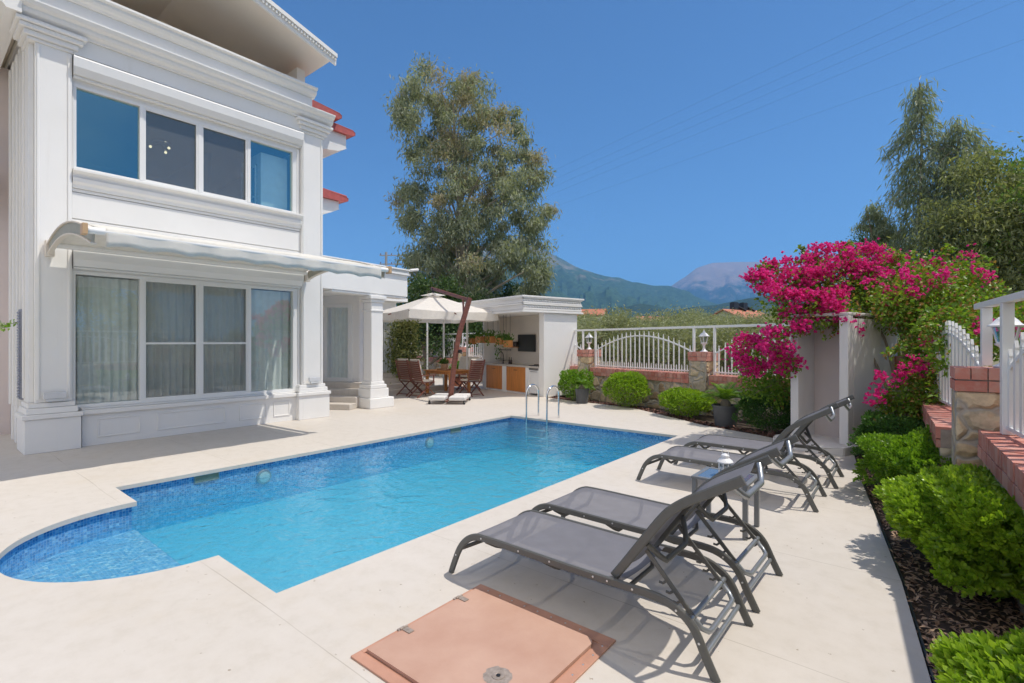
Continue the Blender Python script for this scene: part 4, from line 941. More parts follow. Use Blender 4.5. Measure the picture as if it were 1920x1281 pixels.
def rail_frame(t,x0,x1,zt,posts,w=.05,d=.05):
    m=MB(); m.box((x0,-d/2,zt-.055),(x1,d/2,zt)); obj('top_rail',m,M['upvc'],t,bevel=.004)
    for x in posts:
        m=MB(); m.box((x-w/2,-d/2,0),(x+w/2,d/2,zt-.057)); obj('post',m,M['upvc'],t,bevel=.004)
wd=Vector((math.cos(WA),math.sin(WA),0)); wn=Vector((-wd.y,wd.x,0))
def wpt(s,o,z): p=Vector(WO)+wd*s+wn*o; return (p.x,p.y,z)
names=[('white picket fence arch at the far left behind the dining set',0),('white picket fence arch behind the leaning parasol pole',1),('white picket fence arch half hidden by the kitchen hut',2),('white arched picket fence between the two brick topped pillars',3),('white picket fence panel partly covered by magenta bougainvillea',4)]
for lab,i in names:
    s0=PIL[i]+.26; f=fence_panel('picket_fence',lab,3.48,wpt(s0,.17,.886),WA,'white arched picket fence panels on the stone wall')
    rail_frame(f,-.02,3.50,2.02-.886,(.02,3.46))
def top_bar(lab,s): pass
def lamp(lab,loc,rz,sc=1.0):
    t=thing('pillar_lamp',lab,'lamp',loc,rz,'white cast lanterns on the wall pillars')
    m=MB(); m.lathe([(.085,0),(.09,.012),(.05,.035),(.03,.07),(.024,.12),(.032,.16),(.05,.185),(.075,.20),(.08,.212)],n=12); obj('foot',m,M['lampwhite'],t,smooth=True)
    m=MB(); m.lathe([(.062,.213),(.095,.36),(.09,.362),(.058,.216)],n=6); obj('glass_body',m,M['lanternglass'],t)
    m=MB()
    for k in range(6):
        a=2*math.pi*k/6; m.bar((.064*math.cos(a),.064*math.sin(a),.213),(.099*math.cos(a),.099*math.sin(a),.362),.012,.008,up=(math.cos(a),math.sin(a),0))
    m.lathe([(.055,.211),(.07,.211),(.072,.225),(.058,.226)],n=6); obj('cage',m,M['lampwhite'],t)
    m=MB(); m.lathe([(.125,.36),(.128,.372),(.10,.385),(.075,.42),(.05,.445),(.03,.452),(.024,.465),(.03,.475),(.012,.49),(.016,.505),(.002,.53)],n=12); obj('roof',m,M['lampwhite'],t,smooth=True)
    return t
for i,lab in ((1,'white cast lantern on the pillar behind the parasol pole'),(3,'white cast lantern on the pillar nearest the kitchen hut'),(4,'white cast lantern on the pillar left of the bougainvillea')):
    lamp(lab,wpt(PIL[i],.165,1.407),WA)
# short top bars bridging the pillars
for i in (1,3,4):
    t=thing('fence_bridge','white rail bridging above the lantern on the '+{1:'pillar behind the parasol',3:'pillar beside the kitchen hut',4:'pillar left of the bougainvillea'}[i],'rail',wpt(PIL[i]-.24,.17,1.965),WA,'white rails bridging over the pillar lanterns')
    m=MB(); m.box((.003,-.025,0),(.477,.025,.055)); obj('bar',m,M['upvc'],t,bevel=.004)

# right boundary wall
t=thing('boundary_wall','rubble stone boundary wall with red brick coping along the right hedge','garden wall',(.68,0,0),rad(2.4))
m=MB(); m.box((.0,-4,-.1),(.34,5.93,.66)); obj('wall_body',m,M['stone'],t)
m=MB(); m.box((.005,-4,.662),(.335,5.93,.86)); cp=obj('coping_mortar',m,M['mortar'],t)
m=MB(); bricks(m,-4,5.93,-.03,.37,.765,.888,'y',.108); bricks(m,-4,5.93,-.03,.37,.662,.757,'y',.22); obj('coping_brick',m,M['brick'],cp)
m=MB(); m.box((-.17,5.95,-.1),(.24,6.36,1.21)); p=obj('pillar',m,M['stone'],t,bevel=.02)
m=MB(); m.box((-.165,5.955,1.213),(.235,6.355,1.40)); q=obj('pillar_mortar',m,M['mortar'],p)
m=MB(); bricks(m,-.185,.255,5.935,6.375,1.318,1.418,step=.11); bricks(m,-.185,.255,5.935,6.375,1.213,1.308,step=.22); obj('pillar_brick',m,M['brick'],q)
m=MB(); M2=Matrix.Rotation(rad(2.5),4,'Z')
m.box((-.25,6.40,-.1),(.10,10.3,.62)); obj('wall_body',m,M['stone'],t)
m=MB(); m.box((-.245,6.40,.622),(.095,10.3,.80)); cp=obj('coping_mortar',m,M['mortar'],t)
m=MB(); bricks(m,6.40,10.3,-.28,.13,.71,.825,'y',.108); bricks(m,6.40,10.3,-.28,.13,.622,.702,'y',.22); obj('coping_brick',m,M['brick'],cp)
f=fence_panel('picket_fence','white flat picket fence on the boundary wall at the right picture edge',3.5,(.56,5.78,.89),rad(-84),'white picket fences on the boundary wall',True)
rail_frame(f,-.95,3.5,2.02-.89,(.04,),.075,.075)
m=MB(); m.box((-.68,-.0375,1.425-.89),(-.61,.0375,2.02-.89-.057)); obj('post',m,M['upvc'],f,bevel=.004)
f=fence_panel('picket_fence','white flat picket fence behind the brick topped pillar and bougainvillea',3.3,(.50,6.62,.83),rad(98),'white picket fences on the boundary wall',True)
lamp('large white cast lantern on the brick topped pillar at the right edge',(.60,6.16,1.42),.3)

# ================================================================== KITCHEN HUT (local x along front, y to the back)
KA=rad(-14.8); KO=Vector((-11.9,13.04,0)); KD=Vector((math.cos(KA),math.sin(KA),0)); KN=Vector((-KD.y,KD.x,0))
def kp(x,y,z): p=KO+KD*x+KN*y; return (p.x,p.y,z)
t=thing('kitchen_hut','white open fronted outdoor kitchen hut with a moulded flat roof','kitchen hut',tuple(KO),KA)
m=MB(); m.box((3.13,0,0),(3.36,1.35,2.5)); obj('side_wall',m,M['paint'],t,bevel=.008)
m=MB(); m.box((0,0,0),(.09,1.35,2.5)); obj('side_wall',m,M['paint'],t,bevel=.008)
m=MB(); m.box((.093,.66,0),(3.127,.80,2.5)); obj('back_wall',m,M['beige'],t)
m=MB(); m.box((-.28,-.86,2.503),(3.44,1.55,2.56)); m.box((-.22,-.80,2.563),(3.38,1.5,2.93)); m.box((-.30,-.88,2.933),(3.46,1.57,2.985)); rf=obj('roof',m,M['paint'],t,bevel=.008)
m=MB()
for z0,z1,e in ((2.59,2.63,.035),(2.725,2.765,.06),(2.775,2.81,.045),(2.90,2.93,.06)):
    m.box((-.22-e,-.80-e,z0),(3.38+e,-.803,z1)); m.box((3.383,-.80-e,z0),(3.38+e,1.5,z1))
obj('roof_moulding',m,M['paint'],rf,bevel=.004)
for z in (2.675,2.855):
    m=MB()
    for i in range(23): y=-.76+i*.1; m.ball((3.39,y,z),(.028,.056,.032),8,6)
    obj('rope_relief',m,M['paint'],rf,smooth=True)
m=MB(); m.box((.093,.03,.84),(3.127,.657,.89)); m.box((.093,-.012,.84),(3.127,.027,.892)); obj('worktop',m,M['counter'],t,bevel=.004)
m=MB()
for a,b in ((.093,.21),(1.19,1.42),(2.46,2.63)): m.box((a,0,0),(b,.6,.838))
m.box((.21,.03,0),(1.19,.6,.05)); m.box((1.42,.03,0),(2.46,.6,.05)); m.box((3.10,0,0),(3.127,.6,.838)); obj('cabinet_pier',m,M['paint'],t)
for a,b in ((.215,1.185),(1.425,2.455)):
    m=MB(); m.box((a,.01,.055),(b,.04,.835)); d=obj('cabinet_door',m,M['wood_door'],t,bevel=.004)
    m=MB(); c=(a+b)/2
    for e in (-.05,.05): m.tube([(c+e-.03,.008,.74),(c+e-.03,-.015,.735),(c+e+.03,-.015,.735),(c+e+.03,.008,.74)],.006,6)
    obj('handle',m,M['black'],d)
m=MB(); m.box((2.635,.012,.06),(3.098,.5,.77)); dw=obj('dishwasher',m,M['upvc'],t,bevel=.006)
m=MB(); m.box((2.635,.006,.775),(3.098,.5,.835)); obj('control_panel',m,M['alu'],dw)
m=MB(); m.tube([(2.7,-.012,.73),(3.03,-.012,.73)],.008,8); obj('handle',m,M['alu'],dw,smooth=True)
# ---- things in the hut
t=thing('television','flat black television screen on the hut back wall','television',kp(1.72,.656,1.60),KA)
m=MB(); m.box((-.46,-.055,-.28),(.46,-.02,.28)); obj('bezel',m,M['black'],t,bevel=.006)
m=MB(); m.box((-.445,-.0575,-.265),(.445,-.0552,.265)); obj('screen',m,M['tv'],t)
m=MB(); m.box((-.2,-.019,-.15),(.2,-.001,.15)); obj('mount',m,M['black'],t)
t=thing('faucet','tall black gooseneck faucet at the hut sink','faucet',kp(.62,.45,.891),KA)
m=MB(); m.tube([(0,0,0),(0,0,.3),(-.02,-.01,.36),(-.07,-.03,.4),(-.13,-.06,.39),(-.17,-.08,.35),(-.18,-.085,.30)],.014,8); obj('spout',m,M['black'],t,smooth=True)
m=MB(); m.lathe([(.03,0),(.03,.015),(.018,.03)],n=12); obj('base_ring',m,M['black'],t,smooth=True)
m=MB(); m.tube([(0,0,.08),(.07,-.01,.11)],.009,6); obj('lever',m,M['black'],t,smooth=True)
for lab,x in (('small dark glass oil bottle on the worktop','1.05'),('small dark soap bottle beside the oil bottle','1.16')):
    t=thing('bottle',lab,'bottle',kp(float(x),.40,.891),KA,'bottles on the hut worktop')
    m=MB(); m.lathe([(.001,0),(.032,0),(.032,.12),(.012,.16),(.012,.2),(.001,.2)],n=12); obj('body',m,mat('brown_glass',(.05,.03,.02),.15),t,smooth=True)
    m=MB(); m.lathe([(.014,.2),(.014,.225),(.001,.226)],n=10); obj('cap',m,M['black'],t,smooth=True)
t=thing('gas_hob','small black gas hob on the worktop near the television end','hob',kp(2.75,.3,.8925),KA)
m=MB(); m.box((-.25,-.2,0),(.25,.22,.015)); obj('plate',m,M['black'],t,bevel=.004)
m=MB()
for x in (-.12,.12): m.lathe([(.07,.03),(.075,.03),(.075,.04),(.07,.04)],c=(x,0,0),n=14); m.box((x-.09,-.005,.03),(x+.09,.005,.045)); m.box((x-.005,-.09,.03),(x+.005,.09,.045)); m.box((x-.085,-.004,.0155),(x-.077,.004,.03)); m.box((x+.077,-.004,.0155),(x+.085,.004,.03))
obj('grate',m,M['black'],t)
t=thing('utensil_rail','black wall rail with a hanging wire dish basket over the sink','kitchen rail',kp(.38,.655,1.36),KA)
m=MB(); m.tube([(-.26,-.03,0),(.42,-.03,0)],.011,8); m.ball((-.27,-.03,0),.018,8,6); m.ball((.43,-.03,0),.018,8,6); m.box((-.2,-.03,-.005),(-.19,-.001,.005)); m.box((.35,-.03,-.005),(.36,-.001,.005)); obj('rail',m,M['black'],t,smooth=True)
m=MB()
for x in (-.12,.22): m.tube([(x,-.03,-.01),(x,-.04,-.34)],.004,5)
for y in (-.20,-.12,-.04): m.tube([(-.16,y,-.36),(.3,y,-.36)],.006,5)
for x in np.linspace(-.16,.3,9): m.tube([(x,-.20,-.36),(x,-.04,-.36)],.004,4)
m.tube([(-.16,-.2,-.31),(.3,-.2,-.31)],.006,5); obj('wire_basket',m,M['black'],t)
leaf_g=leafmat('pot_plant_leaf',(.05,.13,.02),(.16,.30,.05),.35)
for k,(x,lab) in enumerate(((.86,'small dark wall pot on a bracket left of the television'),(1.19,'small dark wall pot beside the television edge'))):
    t=thing('wall_pot',lab,'pot',kp(x,.655,1.5),KA,'little pots on the hut wall shelf')
    m=MB(); m.lathe([(.05,-.02),(.075,0),(.085,.10),(.075,.15),(.06,.15)],c=(0,-.10,0),n=14); obj('pot',m,mat('dark_glazed_pot',(.045,.035,.028),.4),t,smooth=True)
    m=MB(); m.box((-.13,-.17,-.05),(.13,-.001,-.03)); obj('bracket_shelf',m,M['wood_org'],t)
# hanging planters
PS=[(-.16,1.55),(.40,1.60),(1.02,1.60),(1.62,1.55),(2.02,1.47)]
plab=['orange wooden planter with drooping greenery at the left end of the hanging row','orange wooden planter second from the left in the hanging row','orange wooden planter with tall leaves in the middle of the hanging row','orange wooden planter with long trailing vine in the hanging row','small orange wooden planter at the right end of the hanging row']
for k,(x,z) in enumerate(PS):
    t=thing('hanging_planter',plab[k],'planter',kp(x,-.35,z),KA,'wooden planters hung from the hut roof')
    m=MB(); w_=.17 if k<4 else .12
    m.box((-w_,-.1,0),(w_,.1,.02)); m.box((-w_,-.1,.02),(w_,-.08,.22)); m.box((-w_,.08,.02),(w_,.1,.22)); m.box((-w_,-.08,.02),(-w_+.02,.08,.22)); m.box((w_-.02,-.08,.02),(w_,.08,.22)); obj('box',m,M['wood_org'],t,bevel=.004)
    m=MB(); m.box((-w_+.02,-.08,.15),(w_-.02,.08,.18)); obj('soil',m,M['soil'],t)
    m=MB()
    for e in (-1,1): m.tube([(e*(w_-.01),0,.2),(e*(w_-.01),0,2.50-z)],.005,5)
    obj('hanger',m,M['black'],t)
    n=170; P=rng.uniform([-w_,-.09,.17],[w_,.09,.22],(n,3)); d=rdir(n)*.7; d[:,2]=np.abs(d[:,2])+.25; h=rng.uniform(0,.22,(n,1)); 
    tr=rng.random(n)<(.35 if k in(0,3) else .15); P=P+d*h; P[tr]=np.stack([rng.uniform(-w_,w_,tr.sum()),rng.uniform(-.14,-.1,tr.sum()),rng.uniform(-.5 if k==3 else -.15,.2,tr.sum())],1)
    Iw=np.array((Matrix.Translation(t.location)@Matrix.Rotation(KA,4,'Z')))
    leaves('plant',P,d,rdir(n),.09,.04,leaf_g,t,world=False)

# ================================================================== DINING SET, PARASOL
t=thing('dining_table','honey coloured wooden dining table under the cream parasol','dining table',(-11.72,11.2,0))
m=MB()
for i in range(7): m.box((-.62,-.5+i*.144,.715),(.62,-.5+i*.144+.138,.745))
obj('tabletop',m,M['wood_org'],t,bevel=.006)
m=MB(); m.box((-.54,-.42,.63),(.54,-.39,.712)); m.box((-.54,.39,.63),(.54,.42,.712)); m.box((-.54,-.388,.63),(-.51,.388,.712)); m.box((.51,-.388,.63),(.54,.388,.712)); obj('apron',m,M['wood_org'],t)
for x in (-.53,.53):
    for y in (-.41,.41): m=MB(); m.box((x-.04,y-.04,0),(x+.04,y+.04,.712)); obj('leg',m,M['wood_org'],t,bevel=.006)
def make_chair(lab):
    """folding slatted chair; faces local +y; seat centre at origin"""
    t=thing('garden_chair',lab,'chair',(0,0,0),0,'reddish slatted folding chairs round the dining table')
    for x in (-.25,.25):
        m=MB(); m.bar((x,.33,.0),(x,-.20,.46),.022,.045,up=(1,0,0)); m.bar((x,-.20,.46),(x,-.36,1.10),.022,.05,up=(1,0,0)); obj('back_post',m,M['wood_red'],t,bevel=.004)
        m=MB(); xx=x*.86; m.bar((xx,-.36,0),(xx,.22,.44),.022,.045,up=(1,0,0)); obj('leg',m,M['wood_red'],t,bevel=.004)
        m=MB(); m.box((x*1.08-.025,-.25,.64),(x*1.08+.025,.27,.665)); obj('armrest',m,M['wood_red'],t,bevel=.004)
        m=MB(); m.bar((x*1.08,.2,.42),(x*1.08,.2,.638),.03,.03,up=(1,0,0)); obj('arm_support',m,M['wood_red'],t)
    m=MB()
    for i in range(10):
        k=.06+i*.098; y=-.21-.15*k; z=.48+.6*k; m.cbox((0,y,z),(.475,.018,.042))
    obj('back_slats',m,M['wood_red'],t,bevel=.003)
    m=MB()
    for i in range(7): m.box((-.24,-.2+i*.07,.425),(.24,-.2+i*.07+.055,.445))
    obj('seat_slats',m,M['wood_red'],t,bevel=.003)
    m=MB(); m.bar((-.22,-.3,.06),(.22,-.3,.06),.03,.02); m.bar((-.24,.28,.06),(.24,.28,.06),.03,.02); obj('stretcher',m,M['wood_red'],t)
    m=MB(); a=Matrix.Translation((0,-.17,.5))@Matrix.Rotation(rad(14),4,'X'); m.box((-.22,-.0,.03),(.22,.055,.64),a); m.box((-.22,-.14,.447),(.22,.27,.50)); obj('cushion',m,M['cushion'],t,bevel=.02,seg=3)
    return t
ch=make_chair('')
CH=[((-12.2,10.05),.05,'slatted folding chair nearest the porch steps, back to the pool'),((-11.5,9.95),-.06,'slatted folding chair left of the parasol pole, back to the pool'),((-10.62,11.1),rad(82),'slatted folding chair right of the parasol pole at the table end'),
    ((-12.35,12.3),rad(176),'slatted chair with cream cushion across the table, near the climbing plant'),((-11.85,12.3),rad(186),'slatted chair with cream cushion across the table, near the kitchen hut')]
for i,(p,a,lab) in enumerate(CH):
    o=ch if i==0 else copy_tree(ch); place(o,(*p,0),a,lab)
t=thing('potted_plant','small green plant in a woven pot on the dining table','plant',(-12.0,11.3,.746))
m=MB(); m.lathe([(.001,0),(.09,0),(.13,.10),(.12,.18),(.10,.18)],n=14); obj('pot',m,mat('woven_pot',(.42,.27,.16),.8,.2,30,bump=.4),t,smooth=True)
n=160; d=rdir(n); d[:,2]=np.abs(d[:,2])+.2; leaves('leaves',d*rng.uniform(0,.13,(n,1))+[0,0,.17],d,rdir(n),.10,.04,leaf_g,t,world=False)
t=thing('bread_board','flat brown wooden tray on the dining table','tray',(-11.6,10.95,.746))
m=MB(); m.box((-.22,-.14,0),(.22,.14,.025)); m.box((-.22,-.14,.025),(-.2,.14,.05)); m.box((.2,-.14,.025),(.22,.14,.05)); obj('tray',m,mat('brown_tray',(.28,.13,.05),.5,.2,8),t,bevel=.008)
t=thing('basil_pot','bright green leafy pot plant behind the dining chairs','plant',(-13.3,13.2,0))
m=MB(); m.lathe([(.001,0),(.16,0),(.2,.5),(.17,.5)],n=14); obj('pot',m,M['terracotta'],t,smooth=True)
n=300; d=rdir(n); d[:,2]=np.abs(d[:,2]); leaves('leaves',d*rng.uniform(0,.25,(n,1))+[0,0,.6],d,rdir(n),.13,.06,leafmat('bright_leaf',(.08,.22,.02),(.2,.42,.05),.4),t,world=False)

# parasol
PC=Vector((-12.05,10.85,0)); PR=3.0/math.sqrt(2); PA=.524
t=thing('cantilever_parasol','large square cream cantilever parasol with reddish wooden leaning pole','parasol',(-9.85,9.5,0))
cor=[PC+Vector((PR*math.cos(PA+k*math.pi/2),PR*math.sin(PA+k*math.pi/2),0)) for k in range(4)]
apex=PC+Vector((0,0,3.14)); EZ=2.56
vs=[];fs=[];K=12
for k in range(4):
    a,b=cor[k],cor[(k+1)%4]; o=len(vs)
    for i in range(K+1):
        u=i/K
        for j in range(K+1):
            v=j/K; e=a.lerp(b,v); p=PC.lerp(e,u); sag=.10*math.sin(math.pi*v)*u*u; 
            p=p+(PC-e).normalized()*(.10*math.sin(math.pi*v)*u); z=3.14-(3.14-EZ)*(u**1.12)-.05*math.sin(math.pi*u)-sag*.35
            vs.append((p.x,p.y,z))
    for i in range(K):
        for j in range(K): q=o+i*(K+1)+j; fs.append((q,q+1,q+K+2,q+K+1))
m=MB(); m.add(vs,fs); c=obj('canopy',m,M['canvas'],t,smooth=True,world=True)
vs=[];fs=[]
for k in range(4):
    a,b=cor[k],cor[(k+1)%4]; o=len(vs); n=24
    for j in range(n+1):
        v=j/n; e=a.lerp(b,v); e=e+(PC-e).normalized()*(.10*math.sin(math.pi*v)); z=EZ-.10*math.sin(math.pi*v)*.35
        vs.append((e.x,e.y,z+.004)); q=e+(PC-e).normalized()*(-.015+.02*math.sin(v*19)); vs.append((q.x,q.y,z-.25+.03*math.sin(math.pi*v)-.02*abs(math.sin(v*3*math.pi))))
    for j in range(n): q=o+2*j; fs.append((q,q+2,q+3,q+1))
m=MB(); m.add(vs,fs); obj('valance',m,M['canvas'],c,smooth=True,world=True)
vs=[];fs=[]
for k in range(4):
    a=apex.lerp(cor[k],.2); a.z=3.14-.02; b=apex.lerp(cor[(k+1)%4],.2); b.z=3.12
    o=len(vs); vs+=[(PC.x,PC.y,3.21),tuple(a),tuple(b)]; fs.append((o,o+1,o+2))
m=MB(); m.add(vs,fs); obj('vent_cap',m,M['canvas'],c,world=True)
for k in range(8):
    e=cor[k//2] if k%2==0 else (cor[k//2]+cor[(k//2+1)%4])/2
    m=MB(); m.bar((PC.x,PC.y,2.98),(e.x,e.y,EZ-.05+(.0 if k%2==0 else -.05)),.02,.03); obj('rib',m,M['wood_red'],t,world=True)
pts=[(-9.86,9.52,.10),(-9.84,9.55,.5),(-9.81,9.62,1.1),(-9.78,9.75,1.8),(-9.74,9.95,2.4),(-9.70,10.10,2.86)]
m=MB(); pv=smoothp([Vector(p) for p in pts],5); m.sweep(pv,rrect(.085,.13,.012),(.96,-.26,0)); pole=obj('pole',m,M['wood_red'],t,world=True)
m=MB(); m.lathe([(.03,-.03),(.05,-.03),(.05,.03),(.03,.03)],n=12,M=Matrix.Translation((-9.70,9.72,1.38))@Matrix.Rotation(rad(90),4,'Y')); m.tube([(-9.72,9.72,1.38),(-9.63,9.70,1.32)],.015,6); obj('crank',m,M['black'],pole,world=True)
at_=Vector((-9.70,10.10,2.80)); hb=PC+Vector((-.12,.05,3.36))
m=MB(); m.bar(at_,hb,.06,.09); m.bar((-9.755,9.92,2.35),at_.lerp(hb,.16),.05,.06); obj('arm',m,M['wood_red'],t,world=True,bevel=.006)
m=MB(); m.tube([tuple(PC+Vector((0,0,3.36))),tuple(PC+Vector((0,0,2.78)))],.035,10); m.lathe([(.02,2.70),(.06,2.73),(.06,2.80),(.03,2.84)],c=(PC.x,PC.y,0),n=12); obj('hub',m,M['black'],t,world=True)
m=MB(); m.tube([tuple(PC+Vector((0,0,2.72))),tuple(PC+Vector((0,0,2.55)))],.03,8); m.ball((PC.x,PC.y,2.5),.045,10,8); obj('hanging_lamp',m,M['black'],t,world=True,smooth=True)
# base: steel cross with four white slabs on castors
Bz=Matrix.Translation((-9.86,9.50,0))@Matrix.Rotation(rad(35),4,'Z')
m=MB(); m.box((-.5,-.03,.07),(.5,.03,.10),Bz); m.box((-.03,-.5,.07),(.03,.5,.10),Bz); bs=obj('base_frame',m,M['wood_red'],t,world=True)
for i in (-1,1):
    for j in (-1,1):
        m=MB(); m.cbox((i*.27,j*.27,.15),(.44,.44,.10),Bz); obj('paving_slab',m,M['concrete'],bs,world=True,bevel=.03,seg=3)
        m=MB(); p=Bz@Vector((i*.46,j*.46,.04)); m.lathe([(.035,-.015),(.04,0),(.035,.015)],n=12,M=Matrix.Translation(p)@Matrix.Rotation(rad(90),4,'X')); m.box((p.x-.02,p.y-.02,.06),(p.x+.02,p.y+.02,.10)); obj('castor',m,M['black'],bs,world=True)
# light steel frame behind the dining set
t=thing('steel_frame','thin white steel frame of slender posts behind the dining set','frame',(-15.2,14.0,0))
P4=[at(770,640,18.6),at(801,640,18.2),at(832,640,17.8),at(876,640,17.0)]
for p in P4: m=MB(); m.box((p.x-.025,p.y-.025,0),(p.x+.025,p.y+.025,2.62)); obj('post',m,M['upvc'],t,world=True)
m=MB()
for a,b in zip(P4,P4[1:]): m.bar((a.x,a.y,2.65),(b.x,b.y,2.65),.05,.05)
obj('top_rail',m,M['upvc'],t,world=True)
# ================================================================== BUSHES AND POT PLANTS
def bush(name,lab,cat,c,R3,shoots,leafL,mt,group=None,k=8,e=.75,lump=.24,stemmat=None,core=.35,seed=0,openness=.9):
    t=thing(name,lab,cat,(c[0],c[1],-.03),0,group)
    R3=np.array(R3,float)          # rx, ry, height
    r=np.random.default_rng(100+seed)
    d=unit(r.normal(size=(shoots,3))); d[:,2]=np.where(d[:,2]<-.25,-d[:,2],d[:,2])
    p=np.sign(d)*np.abs(d)**e
    ph=r.uniform(0,6.28,(6,)); 
    nz=1+lump*(np.sin(d[:,0]*4.1+ph[0])*np.sin(d[:,1]*3.7+ph[1])+.6*np.sin(d[:,2]*6+ph[2]+d[:,0]*5))*.8
    sc=nz*r.uniform(.90,1.04,shoots)
    cen=np.array([c[0],c[1],R3[2]*.48]); half=np.array([R3[0],R3[1],R3[2]*.52])
    P=cen+p*half*sc[:,None]; P[:,2]=np.maximum(P[:,2],.02)
    ax=unit(d*np.array([1,1,.9])+[0,0,.35]+r.normal(size=(shoots,3))*.28)
    # whorl of k leaves per shoot
    u=unit(np.cross(ax,r.normal(size=(shoots,3)))); w=np.cross(ax,u)
    n=shoots*k; an=np.tile(np.arange(k)*2.4,shoots)+np.repeat(r.uniform(0,6,shoots),k)
    spread=np.tile(np.linspace(.35,1.25,k),shoots)*openness+r.normal(size=n)*.15
    U=np.repeat(u,k,0);Wv=np.repeat(w,k,0);A=np.repeat(ax,k,0)
    rad_=U*np.cos(an)[:,None]+Wv*np.sin(an)[:,None]
    D=unit(A*np.cos(spread)[:,None]+rad_*np.sin(spread)[:,None]); Nn=unit(A*np.sin(spread)[:,None]-rad_*np.cos(spread)[:,None])
    PP=np.repeat(P,k,0)-A*np.tile(np.linspace(0,.6,k),shoots)[:,None]*leafL
    Ln=leafL*r.uniform(.7,1.15,n)
    roundleaves('foliage',PP,D,-Nn,Ln,Ln*.46,mt,t)
    # inner, older leaves and twigs
    m_=int(shoots*k*core); q=unit(r.normal(size=(m_,3))); q=np.sign(q)*np.abs(q)**e; rr=r.uniform(.3,.86,m_)**.6
    Pi=cen+q*half*rr[:,None]; Pi[:,2]=np.maximum(Pi[:,2],.02)
    leaves('inner_foliage',Pi,rdir(m_)+[0,0,.3],rdir(m_),leafL*1.25,leafL*.55,mt,t)
    m=MB()
    for i in range(9):
        a=6.283*i/9; tip=cen+np.array([math.cos(a)*half[0]*.7,math.sin(a)*half[1]*.7,half[2]*r.uniform(.2,.7)])
        m.tube([(c[0]+.05*math.cos(a),c[1]+.05*math.sin(a),-.03),(c[0]+half[0]*.3*math.cos(a),c[1]+half[1]*.3*math.sin(a),R3[2]*.3),tuple(tip)],[.014,.01,.004],5)
    obj('stem',m,M['bark'],t,world=True)
    return t
bl=leafmat('bright_pittosporum_leaf',(.15,.29,.02),(.38,.56,.05),.50,.30,hue=(.52,.66,.10),gloss=.5,clump=5)
bl2=leafmat('mid_pittosporum_leaf',(.11,.25,.02),(.27,.46,.045),.50,.30,hue=(.40,.56,.08),gloss=.5,clump=5)
bl3=leafmat('dark_myrtle_leaf',(.045,.12,.028),(.11,.24,.05),.42,.35,gloss=.4,clump=5)
bush('round_bush','bright green rounded bush against the kitchen hut side wall','bush',(-7.45,12.0),(.48,.48,.85),800,.045,bl2,'clipped green bushes along the stone wall',seed=1,e=1.0)
bush('round_bush','large ball shaped bright green bush right of the smaller pot','bush',(-5.70,11.62),(.57,.54,.88),1200,.043,bl,'clipped green bushes along the stone wall',seed=2,e=1.0,lump=.10)
bush('round_bush','low bright green bush left of the cycad pot','bush',(-3.98,10.98),(.56,.48,.60),1000,.043,bl,'clipped green bushes along the stone wall',seed=3,e=.95,lump=.12)
bush('round_bush','dark green fine leaved bush between the cycad pot and shower stall','bush',(-2.12,10.22),(.50,.42,.72),1150,.040,bl3,'clipped green bushes along the stone wall',seed=4,k=9)
bush('hedge_bush','dark green bush tucked beside the shower stall plinth','bush',(-.20,8.35),(.48,.60,.64),1700,.040,bl3,'green bushes in the mulch bed on the right',seed=5)
bush('hedge_bush','mid green bush between the dark bush and the largest hedge','bush',(.14,6.95),(.60,.72,.63),2500,.044,bl2,'green bushes in the mulch bed on the right',seed=6)
bush('hedge_bush','largest bright green leafy bush spilling over the mulch bed','bush',(.53,4.82),(.60,.76,.66),4300,.046,bl,'green bushes in the mulch bed on the right',seed=7,k=9)
bush('hedge_bush','bright green bush at the bottom right corner, nearest the viewer','bush',(.65,2.46),(.45,.52,.60),3000,.045,bl,'green bushes in the mulch bed on the right',seed=8,k=9)
def cycad(lab,c,potr,poth,nf,fl,mt):
    t=thing('potted_cycad',lab,'potted plant',(c[0],c[1],-.03),0,'cycads in dark grey pots by the stone wall')
    m=MB(); m.lathe([(.001,0),(potr*.78,0),(potr*.98,poth*.92),(potr*1.03,poth*.93),(potr*1.03,poth),(potr*.93,poth),(potr*.9,poth*.9),(.001,poth*.9)],n=28); obj('pot',m,M['pot'],t,smooth=True)
    m=MB(); m.lathe([(.001,poth*.88),(.09,poth*.9),(.1,poth+.04),(.06,poth+.11),(.001,poth+.12)],n=12); obj('trunk',m,M['bark'],t,smooth=True)
    r=np.random.default_rng(int(potr*1000)); P=[];D=[];Nv=[];Ls=[]; m=MB()
    for i in range(nf):
        a=i*2.399+r.uniform(-.2,.2); el=r.uniform(.25,1.15); L_=fl*r.uniform(.8,1.1); pts=[]
        for s in np.linspace(0,1,22):
            x=L_*(s*math.cos(el)+.0); z=L_*(s*math.sin(el))-L_*.55*s*s*math.cos(el*.8); pts.append(np.array([x*math.cos(a),x*math.sin(a),z+poth+.09]))
        m.tube([tuple(p) for p in pts[::3]],[.007]*len(pts[::3]),5)
        for j in range(2,22):
            tg=unit(pts[j]-pts[j-1]); sd=unit(np.cross(tg,[0,0,1])); up=np.cross(sd,tg)
            for sg in (1,-1): P.append(pts[j]); D.append(sd*sg*.85+tg*.5+up*.3); Nv.append(up); Ls.append(.16*fl/.5*math.sin(math.pi*(.12+.8*j/22)))
    fr=obj('frond_stem',m,mt,t)
    leaves('frond',P,D,Nv,np.array(Ls),.016,mt,t,world=False,fold=.1,droop=.05)
    return t
cy=leafmat('cycad_leaf',(.08,.18,.018),(.20,.34,.04),.4,.35,hue=(.30,.33,.06),gloss=.45,clump=3)
cycad('small cycad in a dark grey pot between the two leftmost bushes',(-7.0,11.62),.19,.42,12,.34,cy)
